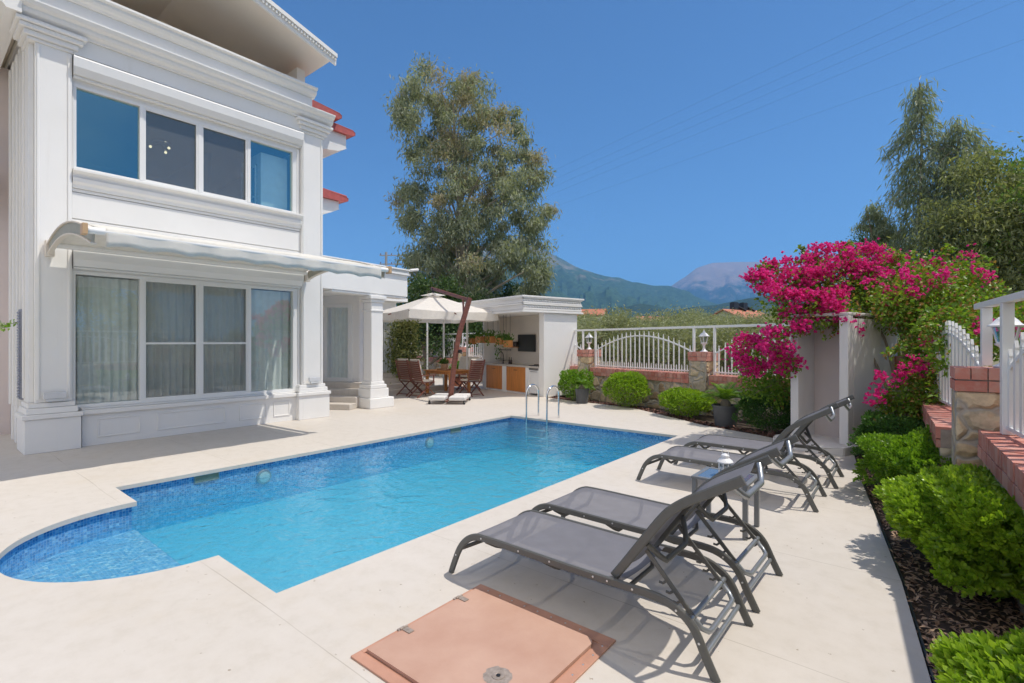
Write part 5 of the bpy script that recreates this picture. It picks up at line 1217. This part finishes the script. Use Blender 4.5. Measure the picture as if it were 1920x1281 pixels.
cycad('larger cycad with arching fronds in a dark grey pot',(-2.98,10.42),.25,.42,26,.56,cy)
# variegated climber column
t=thing('climbing_plant','tall pale green variegated climbing plant beside the barred window','climber',tuple(at(758,640,17.0)*1)[:2]+(0,))
c=t.location; n=5200; P=np.stack([rng.normal(0,.26,n),rng.normal(0,.26,n),rng.uniform(.1,2.35,n)],1); P[:,:2]*= (1-.25*(P[:,2:3]/2.4)**3); P=P+np.array(c)
leaves('foliage',P,rdir(n)+[0,0,-.4],rdir(n),.11,.055,leafmat('variegated_leaf',(.10,.15,.03),(.42,.45,.18),.3,.5,hue=(.6,.6,.35),clump=4),t)
m=MB(); m.tube([(c.x,c.y,0),(c.x+.05,c.y,.8),(c.x-.04,c.y+.03,1.6),(c.x,c.y,2.3)],[.04,.03,.025,.01],7); obj('stem',m,M['bark'],t,world=True)

# ================================================================== BOUGAINVILLEA
t=thing('bougainvillea','sprawling bougainvillea with magenta flowers over the shower stall','bougainvillea',(-.15,9.9,-.03))
FL=[(1555,500,48,8.3),(1500,512,36,8.3),(1610,495,40,8.4),(1650,482,26,8.5),(1470,535,36,8.2),(1530,545,50,8.1),(1590,540,44,8.2),(1450,565,34,8.0),(1545,590,46,7.9),(1495,580,44,8.0),(1475,615,30,7.9),(1455,640,22,7.8),(1400,655,26,8.6),(1430,650,18,8.5),(1390,680,18,8.5),(1415,690,15,8.4),(1470,672,20,7.9),(1480,690,16,8.0),(1575,580,34,7.8),(1625,520,30,8.3),(1420,520,16,8.2),(1445,505,12,8.3)]
GR=[(1435,690,52,8.9),(1465,715,42,8.9),(1420,718,30,8.8),(1455,735,30,8.8),(1500,560,52,8.4),(1560,530,55,8.6),(1620,555,44,8.4),(1590,600,30,8.0),(1660,530,50,8.5),(1690,575,56,7.9),(1720,520,52,8.3),(1760,545,56,7.9),(1715,590,42,7.7),(1750,600,56,7.4),(1800,520,50,8.0),(1835,560,46,7.7),(1790,580,46,7.2),(1850,610,44,7.2),(1735,650,40,7.1),(1765,650,48,7.0),(1740,700,46,6.9),(1715,700,26,7.0),(1715,740,44,6.8),(1765,735,48,6.7),(1680,745,26,6.9),(1740,785,46,6.7),(1790,770,40,6.6),(1700,790,34,6.8),(1660,760,16,6.9),(1780,690,36,6.7),(1900,650,50,7.0),(1930,600,50,7.2),(1650,560,40,8.6),(1690,560,45,8.8),(1710,550,60,9.0),(1660,540,60,9.0),(1760,545,60,9.0),(1768,628,34,6.3),(1772,668,32,6.2),(1760,600,36,6.5),(1790,600,26,6.3)]
P=[];Dv=[];r=np.random.default_rng(5)
FC=[]
for (px,py,rp,D_) in FL+GR:
    R_=rp/FPX*D_; c=np.array(at(px,py,D_)); fl=(px,py,rp,D_) in FL
    n=int((240 if fl else 680)*(R_/.4)**2)+40
    d=unit(r.normal(size=(n,3))); q=c+d*R_*(r.uniform(.2,1.12,(n,1))**.5)*[1,1,.92]
    P.append(q); Dv.append(d*.6+r.normal(size=(n,3))*.6+[0,0,-.1])
    nf=int((4.4 if fl else 0)*(R_/.3)**1.6)+ (4 if fl else 0)
    for i in range(nf):
        d=unit(r.normal(size=3)*[1,1,1]); 
        if d[2]<-.5: d[2]*=-1
        cc=c+d*R_*r.uniform(.75,1.1); k=int(r.integers(26,54)); FC.append(cc+r.normal(size=(k,3))*[.072,.072,.05])
for (x,y,z,R_) in ((0.0,10.1,2.35,.42),(-.25,9.65,2.3,.38),(.1,10.6,2.3,.45),(-.30,9.2,2.2,.28),(.15,9.6,2.45,.34),(.2,10.2,2.0,.4)):  # extra leaf masses added to shade the stall's side wall
    n=int(700*(R_/.4)**2); d=unit(r.normal(size=(n,3))); P.append(np.array([x,y,z])+d*R_*(r.uniform(.1,1.1,(n,1))**.5)); Dv.append(d*.6+r.normal(size=(n,3))*.6)
# sparse sprays on the green side
for (px,py,D_) in ((1755,490,7.8),(1815,473,7.9),(1730,498,8.0),(1770,505,7.7),(1670,565,7.6),(1715,530,7.6),(1680,512,8),(1765,625,6.9),(1745,640,6.9),(1720,680,6.8),(1700,690,6.8),(1665,715,6.8),(1655,735,6.8),(1640,750,6.8),(1635,748,6.8),(1650,710,6.8),(1795,735,6.5),(1790,725,6.5),(1840,615,6.5),(1855,610,6.4),(1815,690,6.3),(1690,705,6.8),(1830,505,7.5),(1850,520,7.4),(1860,620,6.3),(1905,615,6.3),(1730,690,6.7),(1600,600,7.7),(1610,620,7.7)):
    k=int(r.integers(14,26)); FC.append(np.array(at(px,py,D_))+r.normal(size=(k,3))*.055)
for i in range(16):
    k=int(r.integers(16,34)); c=np.array([r.uniform(-.5,.45),r.uniform(9.2,10.6),r.uniform(2.35,2.72)])-np.array([.1,.25,0]); FC.append(c+r.normal(size=(k,3))*[.07,.07,.045])
# airy shoots
SH=[((1560,500,8.3),(1515,480,8.3),(1500,465,8.3)),((1580,490,8.3),(1585,470,8.3),(1590,455,8.3)),((1480,520,8.2),(1440,505,8.2),(1425,497,8.2)),((1470,545,8.1),(1430,540,8.1),(1415,535,8.1)),((1740,760,6.7),(1690,765,6.8),(1640,790,6.8)),((1740,650,7),(1690,650,7),(1665,665,7)),((1700,560,7.7),(1690,490,8),(1680,470,8)),((1750,540,7.6),(1770,480,7.8),(1780,462,7.8)),((1450,720,8.6),(1410,740,8.6),(1390,740,8.6))]
m=MB()
for sh_ in SH:
    a,b,c=(at(*q) for q in sh_); m.tube([a,b,c],[.008,.006,.002],5)
    for u in np.linspace(.2,1,26):
        q=a.lerp(b,u*2) if u<.5 else b.lerp(c,u*2-1); P.append(np.array([q])+r.normal(size=(4,3))*.03); Dv.append(r.normal(size=(4,3)))
base=Vector((-.10,9.95,-.03))
for (px,py,D_) in ((1560,520,8.3),(1640,540,8.4),(1720,560,8.0),(1480,560,8.1),(1760,640,7.2),(1740,720,6.9),(1790,560,7.6),(1440,690,8.8)):
    e=at(px,py,D_); mid=base.lerp(e,.5)+Vector((.1,.15,.55)); m.tube(smoothp([base,base.lerp(mid,.5)+Vector((0,0,.2)),mid,e],4),[.035-.028*i/12 for i in range(13)],6)
obj('stem',m,M['bark'],t,world=True)
P=np.concatenate(P); Dv=np.concatenate(Dv); n=len(P)
gsel=r.random(n)<.74
lv1=leafmat('bougainvillea_leaf',(.10,.21,.025),(.28,.44,.05),.50,.42,hue=(.40,.48,.08),gloss=.4,clump=2.5)
lv2=leafmat('young_reddish_leaf',(.28,.15,.05),(.44,.27,.09),.35,.5,clump=3)
Ln=r.uniform(.05,.085,n); Nn=unit(r.normal(size=(n,3))+[0,0,.8])
leaves('foliage',P[gsel],Dv[gsel],Nn[gsel],Ln[gsel],Ln[gsel]*.62,lv1,t)
# young reddish shoots mostly on the right-hand side
rt=~gsel; rx=(P@np.array(RT))>4.6; rs_=rt&rx
leaves('young_foliage',P[rs_],Dv[rs_],Nn[rs_],Ln[rs_]*.85,Ln[rs_]*.5,lv2,t)
FC=np.concatenate(FC)
mg=leafmat('magenta_bract',(.66,.02,.22),(.93,.09,.44),.52,.6,hue=(.97,.30,.58),gloss=.15,clump=4,tt=(1,.8,.9))
petals('flowers',FC,r.uniform(.026,.042,len(FC)),mg,t,n=6)

# ================================================================== TREES
def outline_tree(name,lab,rows,D_,mt,base_px,nclump,per,leafL,leafW,group=None,droop=.8,clr=.5,depth=.8,trunk_r=.25,bark='palebark',seed=0,top=None,gap=.0,limbs=26,mt2=None):
    r=np.random.default_rng(40+seed); rows=sorted(rows); ys=[q[0] for q in rows]
    b=at(base_px,640,D_); b.z=-.09
    t=thing(name,lab,'tree',tuple(b),0,group)
    cl=[]
    while len(cl)<nclump:
        y=r.uniform(ys[0],ys[-1]); l=np.interp(y,ys,[q[1] for q in rows]); R_=np.interp(y,ys,[q[2] for q in rows])
        if r.random()>(R_-l)/max(q[2]-q[1] for q in rows): continue
        u=r.uniform(-1,1); hw=(R_-l)/2; px=(l+R_)/2+u*hw
        nv=mnoise.noise(Vector((px*.018,y*.018,seed*3.1)))
        if nv<gap-.55+.0: continue
        dz=r.uniform(-1,1)*math.sqrt(max(0,1-u*u))*hw/FPX*D_*depth
        cl.append(np.array(at(px+(0),y,D_))+np.array(FW)*dz)
    cl=np.array(cl); n=nclump*per
    sz=np.repeat(r.uniform(.55,1.25,nclump)*clr,per)[:,None]
    d=r.normal(size=(n,3)); P=np.repeat(cl,per,0)+d*sz*[.5,.5,.42]
    D=r.normal(size=(n,3))*.55; D[:,2]-=droop
    Ln=leafL*r.uniform(.6,1.2,n)
    if mt2:
        up=(P[:,2]-P[:,2].min())/(P[:,2].max()-P[:,2].min()); s2=np.repeat(r.random(nclump),per)<(.08+.30*up**2)
        leaves('crown',P[~s2],D[~s2],rdir(n)[~s2],Ln[~s2],leafW,mt,t); leaves('crown_tips',P[s2],D[s2],rdir(n)[s2],Ln[s2],leafW,mt2,t)
    else: leaves('crown',P,D,rdir(n),Ln,leafW,mt,t)
    m=MB(); tp=top or (np.mean([rows[0][1],rows[0][2]]),rows[0][0]+ (ys[-1]-ys[0])*.12); T=at(tp[0],tp[1],D_)
    tr=[Vector(b).lerp(T,s)+Vector((r.normal()*.02,r.normal()*.02,0))*(T.z)*.35*math.sin(math.pi*s) for s in np.linspace(0,1,9)]
    m.tube(tr,[trunk_r*(1-.92*s)+.015 for s in np.linspace(0,1,9)],9); 
    for i in r.choice(nclump,min(limbs,nclump),replace=False):
        e=Vector(cl[i]); s=max(.12,min(.93,(e.z-.09)/T.z-.12*r.uniform(.6,1.6))); k=s*8; a=tr[int(k)].lerp(tr[min(8,int(k)+1)],k-int(k)); mid=a.lerp(e,.55)+Vector((0,0,.03*(e-a).length)); rr=trunk_r*(1-.9*s)*.42
        m.tube([a,mid,e],[rr,rr*.6,rr*.18+.006],5)
    obj('trunk',m,M[bark],t,world=True,smooth=True)
    return t
eu=leafmat('grey_green_gum_leaf',(.17,.21,.145),(.46,.50,.38),.46,.5,gloss=.35,clump=.45)
eu2=leafmat('brownish_gum_tip',(.34,.31,.22),(.48,.44,.32),.44,.55,gloss=.3,clump=.5)
rowsE=[(128,772,800),(140,768,860),(160,770,900),(180,745,938),(205,744,960),(220,748,975),(250,742,972),(275,755,1000),(300,770,1015),(330,785,1020),(350,765,1012),(372,745,1002),(395,752,1035),(420,760,1036),(440,768,1030),(462,772,1020),(480,765,1030),(505,752,1040),(530,762,1040),(560,790,1030),(600,800,1010)]
outline_tree('eucalyptus_tree','tall grey green eucalyptus tree rising behind the kitchen hut',rowsE,30,eu,868,350,190,.34,.072,droop=.9,clr=.70,trunk_r=.36,seed=21,gap=.20,limbs=70,mt2=eu2,top=(850,190))
dkleaf=leafmat('dark_green_tree_leaf',(.035,.08,.025),(.09,.15,.045),.40,.5,clump=.8)
mid_=leafmat('mid_green_tree_leaf',(.10,.19,.035),(.22,.36,.07),.42,.5,clump=.8)
outline_tree('dark_tree','dark green tree behind the porch roof and parasol',[(525,755,830),(545,752,860),(600,752,870),(660,752,870)],24,dkleaf,800,60,170,.20,.09,'dark trees beyond the garden wall at the back',.2,.7,trunk_r=.14,bark='bark',seed=2)
outline_tree('dark_tree','dark green tree behind the parasol pole',[(560,830,900),(580,815,925),(660,815,930)],27,dkleaf,870,60,170,.20,.09,'dark trees beyond the garden wall at the back',.2,.7,trunk_r=.14,bark='bark',seed=3)
outline_tree('dark_tree','dark green tree behind the kitchen hut roof',[(540,905,985),(565,890,1010),(660,890,1010)],33,dkleaf,950,60,170,.22,.10,'dark trees beyond the garden wall at the back',.2,.8,trunk_r=.14,bark='bark',seed=4)
wl=leafmat('willowy_gum_leaf',(.20,.25,.17),(.40,.46,.34),.50,.45,gloss=.4,clump=.6)
ol2=leafmat('olive_brown_leaf',(.17,.20,.09),(.35,.39,.19),.50,.5,hue=(.42,.30,.10),clump=.7)
outline_tree('bushy_tree','bushy olive brown tree filling the gap under the gum trees',[(300,1820,1850),(340,1770,1900),(420,1740,1910),(520,1720,1920),(640,1700,1930)],15,ol2,1830,110,150,.17,.05,'bushy trees behind the bougainvillea',.7,.55,trunk_r=.12,bark='bark',seed=7,gap=.2)
outline_tree('bushy_tree','bright green leafy tree behind the gum trees',[(284,1862,1882),(300,1846,1905),(340,1836,1930),(440,1830,1960),(600,1820,1980)],19,mid_,1885,80,150,.2,.09,'bushy trees behind the bougainvillea',.2,.6,trunk_r=.12,bark='bark',seed=8,gap=.2)
outline_tree('bushy_tree','green tree at the right picture edge with an orange tinged crown',[(286,1915,1990),(330,1890,2060),(440,1880,2100),(620,1870,2100)],14,ol2,1975,90,170,.17,.06,'bushy trees behind the bougainvillea',.3,.6,trunk_r=.14,bark='bark',seed=9,gap=.2,mt2=mid_)
outline_tree('cypress_clump','small dark conifer left of the gum trees, above the flowers',[(432,1640,1660),(450,1612,1685),(480,1600,1700),(560,1596,1705)],24,dkleaf,1650,60,150,.16,.05,None,-.3,.5,trunk_r=.1,bark='bark',seed=10)
outline_tree('gum_sapling','thin drooping gum branch leaning left over the conifer',[(385,1618,1640),(405,1610,1650),(430,1612,1690),(450,1640,1700)],18,wl,1700,26,90,.24,.035,None,1.2,.28,trunk_r=.05,bark='bark',seed=11,top=(1625,395),limbs=12)

def spire_tree(name,lab,rows,D_,mt,base_px,nb,lpb,L_,W_,group,tr_r,seed):
    """gum with one leader: side branches arch out and down, narrow leaves hang from them"""
    r=np.random.default_rng(seed); rows=sorted(rows); ys=[q[0] for q in rows]; b=at(base_px,640,D_); b.z=-.09
    t=thing(name,lab,'tree',tuple(b),0,group); T=at((rows[0][1]+rows[0][2])/2,rows[0][0]-4,D_)
    m=MB(); ax=[Vector(b).lerp(T,s)+Vector((r.normal()*.05,r.normal()*.05,0)) for s in np.linspace(0,1,12)]; ax[-1]=T; m.tube(ax,[tr_r*(1-.95*s)+.01 for s in np.linspace(0,1,12)],8)
    P=[];Dv=[]
    for i in range(nb):
        u=(i+r.uniform(0,1))/nb; y=ys[0]+(ys[-1]-ys[0])*u**1.05; hw=(np.interp(y,ys,[q[2] for q in rows])-np.interp(y,ys,[q[1] for q in rows]))/2/FPX*D_*r.uniform(.35,1.25)
        z=CAMH+(640-y)/FPX*D_; s=min(.99,(z+.09)/(T.z+.09)); k=s*11; o=ax[int(k)].lerp(ax[min(11,int(k)+1)],k-int(k)); a=r.uniform(0,6.283); c=np.array([math.cos(a),math.sin(a),0])
        pts=[np.array(o)+c*hw*q+np.array([0,0,1])*(hw*.45*q-hw*.95*q*q) for q in np.linspace(0,1,6)]
        m.tube([tuple(p) for p in pts],[.014*(1-.8*q)+.003 for q in np.linspace(0,1,6)],4)
        n=int(lpb*(.35+hw)); q=r.uniform(.12,1.05,n)**.8; xs=np.linspace(0,1,6)
        pp=np.stack([np.interp(q,xs,[p[j] for p in pts]) for j in range(3)],1)+r.normal(size=(n,3))*[.13,.13,.17]; P.append(pp)
        Dv.append(c[None]*r.uniform(.0,.7,(n,1))+np.array([0,0,-1.])*r.uniform(.5,1.1,(n,1))+r.normal(size=(n,3))*.28)
    P=np.concatenate(P); Dv=np.concatenate(Dv); leaves('crown',P,Dv,rdir(len(P)),L_*r.uniform(.6,1.25,len(P)),W_,mt,t); obj('trunk',m,M['bark'],t,world=True,smooth=True); return t
spire_tree('gum_tree','slender gum tree with a tall drooping spire on the right',[(158,1718,1730),(190,1708,1738),(225,1694,1748),(262,1668,1766),(300,1684,1782),(340,1682,1792),(400,1672,1804),(470,1672,1815),(600,1680,1825)],17,wl,1728,130,62,.32,.036,'slender gum trees on the right',.10,501)
spire_tree('gum_tree','shorter gum tree with feathery top right of the spire',[(226,1790,1800),(262,1764,1838),(290,1758,1852),(340,1756,1860),(430,1750,1870),(600,1750,1890)],16.2,wl,1795,110,62,.32,.036,'slender gum trees on the right',.09,502)
# olive grove: each tree its own object, three crowns shared
olm=leafmat('silver_olive_leaf',(.22,.25,.14),(.42,.45,.28),.42,.55,gloss=.3,clump=.6)
def make_olive(seed):
    r=np.random.default_rng(seed); t=thing('olive_tree','silvery olive tree in the grove beyond the picket fence','tree',(0,0,-.09),0,'silvery olive trees in the grove beyond the fence')
    ncl=70; u=unit(r.normal(size=(ncl,3))); cl=np.array([0,0,1.9])+u*[1.75,1.75,1.35]*(r.uniform(.35,1,(ncl,1))**.5); per=100
    P=np.repeat(cl,per,0)+r.normal(size=(ncl*per,3))*.26; P[:,2]=np.maximum(P[:,2],.25)
    D=r.normal(size=(ncl*per,3))+[0,0,.35]; Ln=.17*r.uniform(.6,1.2,ncl*per)
    leaves('crown',P,D,r.normal(size=(ncl*per,3)),Ln,.05,olm,t,world=False)
    m=MB(); m.tube([(0,0,0),(.08,.03,.5),(0,.05,1.1),(.1,-.05,1.8)],[.17,.13,.10,.05],8)
    for i in range(10): e=cl[i]; m.tube([(.04,.03,.6),tuple((np.array([.04,.03,.9])+e)/2),tuple(e)],[.07,.045,.012],5)
    obj('trunk',m,M['bark'],t,smooth=True); return t
OL=[make_olive(s) for s in (61,62,63)]
spots=[(1085,20.5),(1165,19.5),(1250,18.5),(1335,17.5),(1420,17),(1510,16.5),(1130,24),(1215,23),(1300,22),(1390,21),(1480,20.5),(1060,27),(1165,29),(1255,28),(1350,27),(1440,26),(1540,25),(1100,36),(1200,35),(1300,34),(1400,33),(1500,32),(1150,46),(1250,44),(1350,43),(1450,42),(1060,42),(1590,22),(1640,27),(1000,38),(1090,54),(1300,54),(1420,54)]
rr_=random.Random(9)
ADJ={0:'nearest the kitchen hut',5:'nearest the shower stall',29:'showing under the eucalyptus',31:'tallest at the back of the grove'}
for i,(px,D_) in enumerate(spots):
    o=OL[i] if i<3 else copy_tree(OL[i%3]); p=at(px,640,D_)
    topz=CAMH+(640-rr_.uniform(583,603))/FPX*D_; topz=max(topz,2.5); s=topz/3.35
    o.location=(p.x,p.y,-.09); o.rotation_euler=(0,0,rr_.uniform(0,6.28)); o.scale=(s*rr_.uniform(.95,1.2),s*rr_.uniform(.95,1.2),s)
    row='front row' if D_<22.5 else 'middle row' if D_<31 else 'back row'
    o['label']='silvery olive tree in the %s of the grove beyond the picket fence'%row
    o['group']='olive trees in the %s of the grove'%row
# greenery outside the boundary wall (seen mirrored in the windows)
for i,(x,y,s) in enumerate(((3.4,1.0,1.15),(3.9,4.6,1.3),(4.2,-2.8,1.3))):
    o=copy_tree(OL[i]); o.location=(x,y,-.09); o.rotation_euler=(0,0,i*1.3); o.scale=(s,s,s*.95); o['label']='olive tree close outside the boundary wall, mirrored in the house windows'; o['group']='olive trees outside the boundary wall'

# ================================================================== MOUNTAINS, FAR HOUSES, POLE, CABLES
def mountain(name,pts,D_,foot,mt,amp,seed,bulge=1.25):
    xs=np.linspace(pts[0][0],pts[-1][0],260); ys=np.interp(xs,[p[0] for p in pts],[p[1] for p in pts]); rows=70; vs=[];fs=[]
    for i,(px,py) in enumerate(zip(xs,ys)):
        rz=(640-py)/FPX*D_+CAMH
        for j in range(rows):
            t=j/(rows-1); d=D_*(1-t)+foot*t; p=at(px,640,d)
            n=mnoise.fractal(Vector((p.x,p.y,seed*977))*(3.2/ D_)*4,.9,2.1,8)
            n2=abs(mnoise.noise(Vector((px*.02+seed,t*1.7,0))))+.55*abs(mnoise.noise(Vector((px*.055+seed*3,t*3.1,1))))+.3*abs(mnoise.noise(Vector((px*.12,t*6+seed,2))))
            z=rz*(1-t)**bulge + (n*amp*.7-n2*amp*.8)*math.sin(math.pi*min(1,t*1.02))**.7*(.35+.65*rz/(max(1,(640-min(ys))/FPX*D_))) + n*amp*.10*(1-t)
            vs.append((p.x,p.y,max(z,-5) if j<rows-1 else -12))
    for i in range(len(xs)-1):
        for j in range(rows-1): a=i*rows+j; fs.append((a,a+1,a+rows+1,a+rows))
    m=MB(); m.add(vs,fs); return struct(name,m,mt,smooth=True)
mountain('mountain',[(300,600),(520,590),(650,575),(760,548),(830,505),(890,470),(940,452),(985,455),(1020,470),(1050,484),(1090,502),(1120,512),(1160,519),(1185,528),(1215,532),(1255,538),(1290,550),(1340,566),(1430,582),(1560,596)],3600,1300,mtnmat('wooded_mountain',(.045,.08,.042),(.22,.195,.15),900,.47),150,1)
mountain('mountain',[(1080,585),(1180,562),(1250,541),(1285,519),(1305,503),(1335,493),(1365,491.5),(1400,490.5),(1430,491.5),(1470,497),(1540,508),(1610,522),(1720,538),(1850,552),(2050,565),(2400,585)],6400,3300,mtnmat('bare_topped_mountain',(.03,.05,.035),(.25,.19,.16),1150,.53),150,2)
mountain('hill',[(900,600),(1000,592),(1060,586),(1120,583),(1170,576),(1200,569),(1225,572),(1270,580),(1310,574),(1345,571),(1390,562),(1440,553),(1500,545),(1580,540),(1700,548),(1850,560),(2100,580),(2400,600)],1900,800,mtnmat('wooded_hill',(.035,.055,.025),(.14,.12,.09),900,.4),45,3)
def house(lab,px,D_,w,d,h,roofh,wallm,rz,tanks=0,seed=0):
    p=at(px,640,D_); t=thing('far_house',lab,'house',(p.x,p.y,-.1),rz,'houses beyond the olive grove')
    m=MB(); m.box((-w/2,-d/2,0),(w/2,d/2,h)); m.prism([(-d/2,h+.003),(d/2,h+.003),(0,h+roofh-.1)],'x',-w/2,w/2); wl_=obj('walls',m,wallm,t)
    m=MB()
    for s in (1,-1): m.add([(-w/2-.4,s*(d/2+.5),h-.25),(w/2+.4,s*(d/2+.5),h-.25),(w/2+.4,0,h+roofh),(-w/2-.4,0,h+roofh),(-w/2-.4,s*(d/2+.5),h-.05),(w/2+.4,s*(d/2+.5),h-.05),(w/2+.4,0,h+roofh+.2),(-w/2-.4,0,h+roofh+.2)],[(0,1,2,3),(4,5,6,7),(0,1,5,4),(1,2,6,5),(2,3,7,6),(3,0,4,7)])
    rf=obj('roof',m,M['terracotta'],t)
    for k in range(3):
        for s_ in (-1,1): m=MB(); x=-w/3+k*w/3; m.box((x-.5,s_*(d/2+.01),h*.55),(x+.5,s_*(d/2+.06),h*.85)); obj('window',m,M['dark'],t)
    for k in range(tanks):
        x=(-.5+k)*w*.28; m=MB(); m.cbox((x,.3,h+roofh+.75),(1.2,1.0,1.3)); m.cbox((x,.3,h+roofh+1.45),(1.0,.8,.15)); m.bar((x+.4,.9,h+roofh+.9),(x+1.9,-.6,h+roofh-.2),1.4,.12,up=(.6,0,.8)); obj('solar_tank',m,M['black'],rf)
    return t
house('far house with terracotta roof and two dark solar tanks',1388,92,9,7,5.9,1.5,mat('pale_green_wall',(.42,.44,.32),.9),TH+.5,2)
house('distant pale house with red roof beside the hut roof corner',1090,150,14,9,9.4,1.8,mat('pale_wall',(.55,.5,.45),.9),TH-.3)
house('distant house with dark red roof between hut and fence lantern',1222,190,12,9,9.5,1.6,mat('grey_wall',(.3,.28,.27),.9),TH+.15)
house('distant low house with red roof left of the fence lantern',1262,240,16,9,10.5,1.8,mat('cream_wall',(.5,.45,.38),.9),TH-.1)
pb=at(724,640,46); t=thing('utility_pole','grey utility pole with two crossarms above the porch roof','utility pole',(pb.x,pb.y,-.1))
m=MB(); m.tube([(0,0,0),(0,0,9.95)],[.16,.11],8); obj('pole',m,mat('grey_pole',(.36,.36,.37),.7),t,smooth=True)
rv=Vector((RT.x,RT.y,0))
for z in (9.65,8.85):
    m=MB(); m.bar(rv*-.6+Vector((0,0,z)),rv*1.7+Vector((0,0,z)),.07,.09); a=obj('crossarm',m,M['alu'],t)
    m=MB()
    for s in (-.5,.5,1.5): m.lathe([(.03,z+.05),(.05,z+.1),(.03,z+.2)],c=(rv.x*s,rv.y*s,0),n=8)
    obj('insulator',m,mat('brown_insulator',(.2,.12,.08),.3),a)
for i,(px,py,z,s) in enumerate(((1720,-2,9.85,-.5),(1795,-2,9.85,.5),(1850,-2,9.85,1.5),(1915,-2,9.05,.5),(1925,72,9.05,1.5))):
    a=pb+rv*s; a.z=z; b=at(px,py,15.5); e=a+(b-a)*1.6; pts=[]
    for u in np.linspace(0,1,28): q=a.lerp(e,u); pts.append(Vector((q.x,q.y,q.z-.5*math.sin(math.pi*u)*0)))
    m=MB(); m.tube(pts,.0022,5)
    tag(obj('power_cable',m,M['black']),('topmost thin power cable crossing the blue sky','second thin power cable from the top in the blue sky','middle thin power cable in the blue sky','fourth thin power cable from the top in the blue sky','lowest thin power cable, ending at the right picture edge')[i],'cable','power cables across the sky')
# twig at the left edge
t=thing('shrub_twig','leafy twig of a slender shrub poking in at the left picture edge','twig',tuple(at(-60,640,7.0))[:2]+(0,))
a=at(-30,622,7.0); m=MB(); e=at(34,604,7.0); m.tube([t.location.copy(),at(-75,800,7.0),at(-58,680,7.0),a,a.lerp(e,.5)+Vector((0,0,.02)),e],[.016,.014,.012,.008,.006,.002],6); obj('stem',m,M['bark'],t,world=True)
n=60; u=rng.uniform(.2,.85,n)[:,None]; P=np.array(a)*(1-u)+np.array(e)*u+rng.normal(size=(n,3))*.025
q=rng.uniform(0,1,(260,1)); P=np.concatenate([P,np.array(at(-80,760,7.0))*(1-q)+np.array(at(-50,590,7.0))*q+rng.normal(size=(260,3))*[.09,.09,.05]]); n=len(P)
leaves('leaves',P,rng.normal(size=(n,3)),rdir(n),.06,.03,bl2,t)

# ================================================================== HAZE, SKY, SUN, CAMERA
m=MB(); m.box((-9600,-9600,-14),(9600,9600,1160))
hz,nt,out=newmat('valley_air'); pv=N(nt,'ShaderNodeVolumePrincipled'); pv.inputs['Color'].default_value=(.20,.50,1,1); pv.inputs['Density'].default_value=HAZE; L(nt,pv.outputs[0],out.inputs['Volume'])
if HAZE>0: obj('haze',m,hz,kind='stuff')
SUND=Vector((.38,.28,1)).normalized()
W_=bpy.data.worlds.new('World'); S.world=W_; W_.use_nodes=True; nt=W_.node_tree; nt.nodes.clear()
out=nt.nodes.new('ShaderNodeOutputWorld'); bg=nt.nodes.new('ShaderNodeBackground'); sky=nt.nodes.new('ShaderNodeTexSky'); sky.sky_type='NISHITA'; sky.sun_disc=False
sky.sun_elevation=math.asin(SUND.z); sky.sun_rotation=math.atan2(SUND.x,SUND.y); sky.altitude=0; sky.air_density=1.0; sky.dust_density=SKYDUST; sky.ozone_density=SKYOZ
bg.inputs[1].default_value=SKYS; 
# clear deep blue overhead and ahead; unseen white cloud bank added behind the viewer as fill light
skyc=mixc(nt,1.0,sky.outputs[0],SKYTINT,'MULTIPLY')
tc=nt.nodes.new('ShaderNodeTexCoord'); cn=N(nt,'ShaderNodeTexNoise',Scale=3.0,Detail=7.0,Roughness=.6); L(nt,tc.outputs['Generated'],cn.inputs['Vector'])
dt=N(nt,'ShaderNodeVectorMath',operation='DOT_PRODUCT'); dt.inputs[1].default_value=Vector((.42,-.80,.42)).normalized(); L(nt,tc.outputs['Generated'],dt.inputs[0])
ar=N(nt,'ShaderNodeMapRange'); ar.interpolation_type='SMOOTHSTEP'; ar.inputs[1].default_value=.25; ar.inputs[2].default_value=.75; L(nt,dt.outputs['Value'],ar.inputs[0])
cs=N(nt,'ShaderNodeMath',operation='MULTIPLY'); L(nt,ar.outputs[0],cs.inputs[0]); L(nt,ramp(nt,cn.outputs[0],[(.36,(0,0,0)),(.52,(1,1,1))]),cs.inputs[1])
skyc=mixc(nt,cs.outputs[0],skyc,FILL_CLOUD)
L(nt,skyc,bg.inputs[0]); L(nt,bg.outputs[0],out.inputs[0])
ld=bpy.data.lights.new('sun','SUN'); ld.energy=SUNS; ld.angle=rad(.53); ld.color=(1,.935,.83)
so=bpy.data.objects.new('sun',ld); COL.objects.link(so); so.rotation_euler=(-SUND).to_track_quat('-Z','Y').to_euler(); so.location=(5,5,20)
cd=bpy.data.cameras.new('camera'); cam=bpy.data.objects.new('camera',cd); COL.objects.link(cam); cam.location=(0,0,CAMH); cam.rotation_euler=(rad(90),0,TH)
cd.sensor_width=36; cd.lens=FPX/1920*36; cd.clip_start=.05; cd.clip_end=30000; S.camera=cam
S.view_settings.view_transform='Standard'; S.view_settings.look='None'; S.view_settings.gamma=1; S.view_settings.exposure=EXPO
S.cycles.max_bounces=10; S.cycles.diffuse_bounces=6; S.cycles.glossy_bounces=4; S.cycles.transparent_max_bounces=24; S.cycles.transmission_bounces=6; S.cycles.volume_bounces=1
S.cycles.use_denoising=True; S.cycles.caustics_reflective=False; S.cycles.caustics_refractive=False
try: S.cycles.denoiser='OPENIMAGEDENOISE'
except Exception: pass
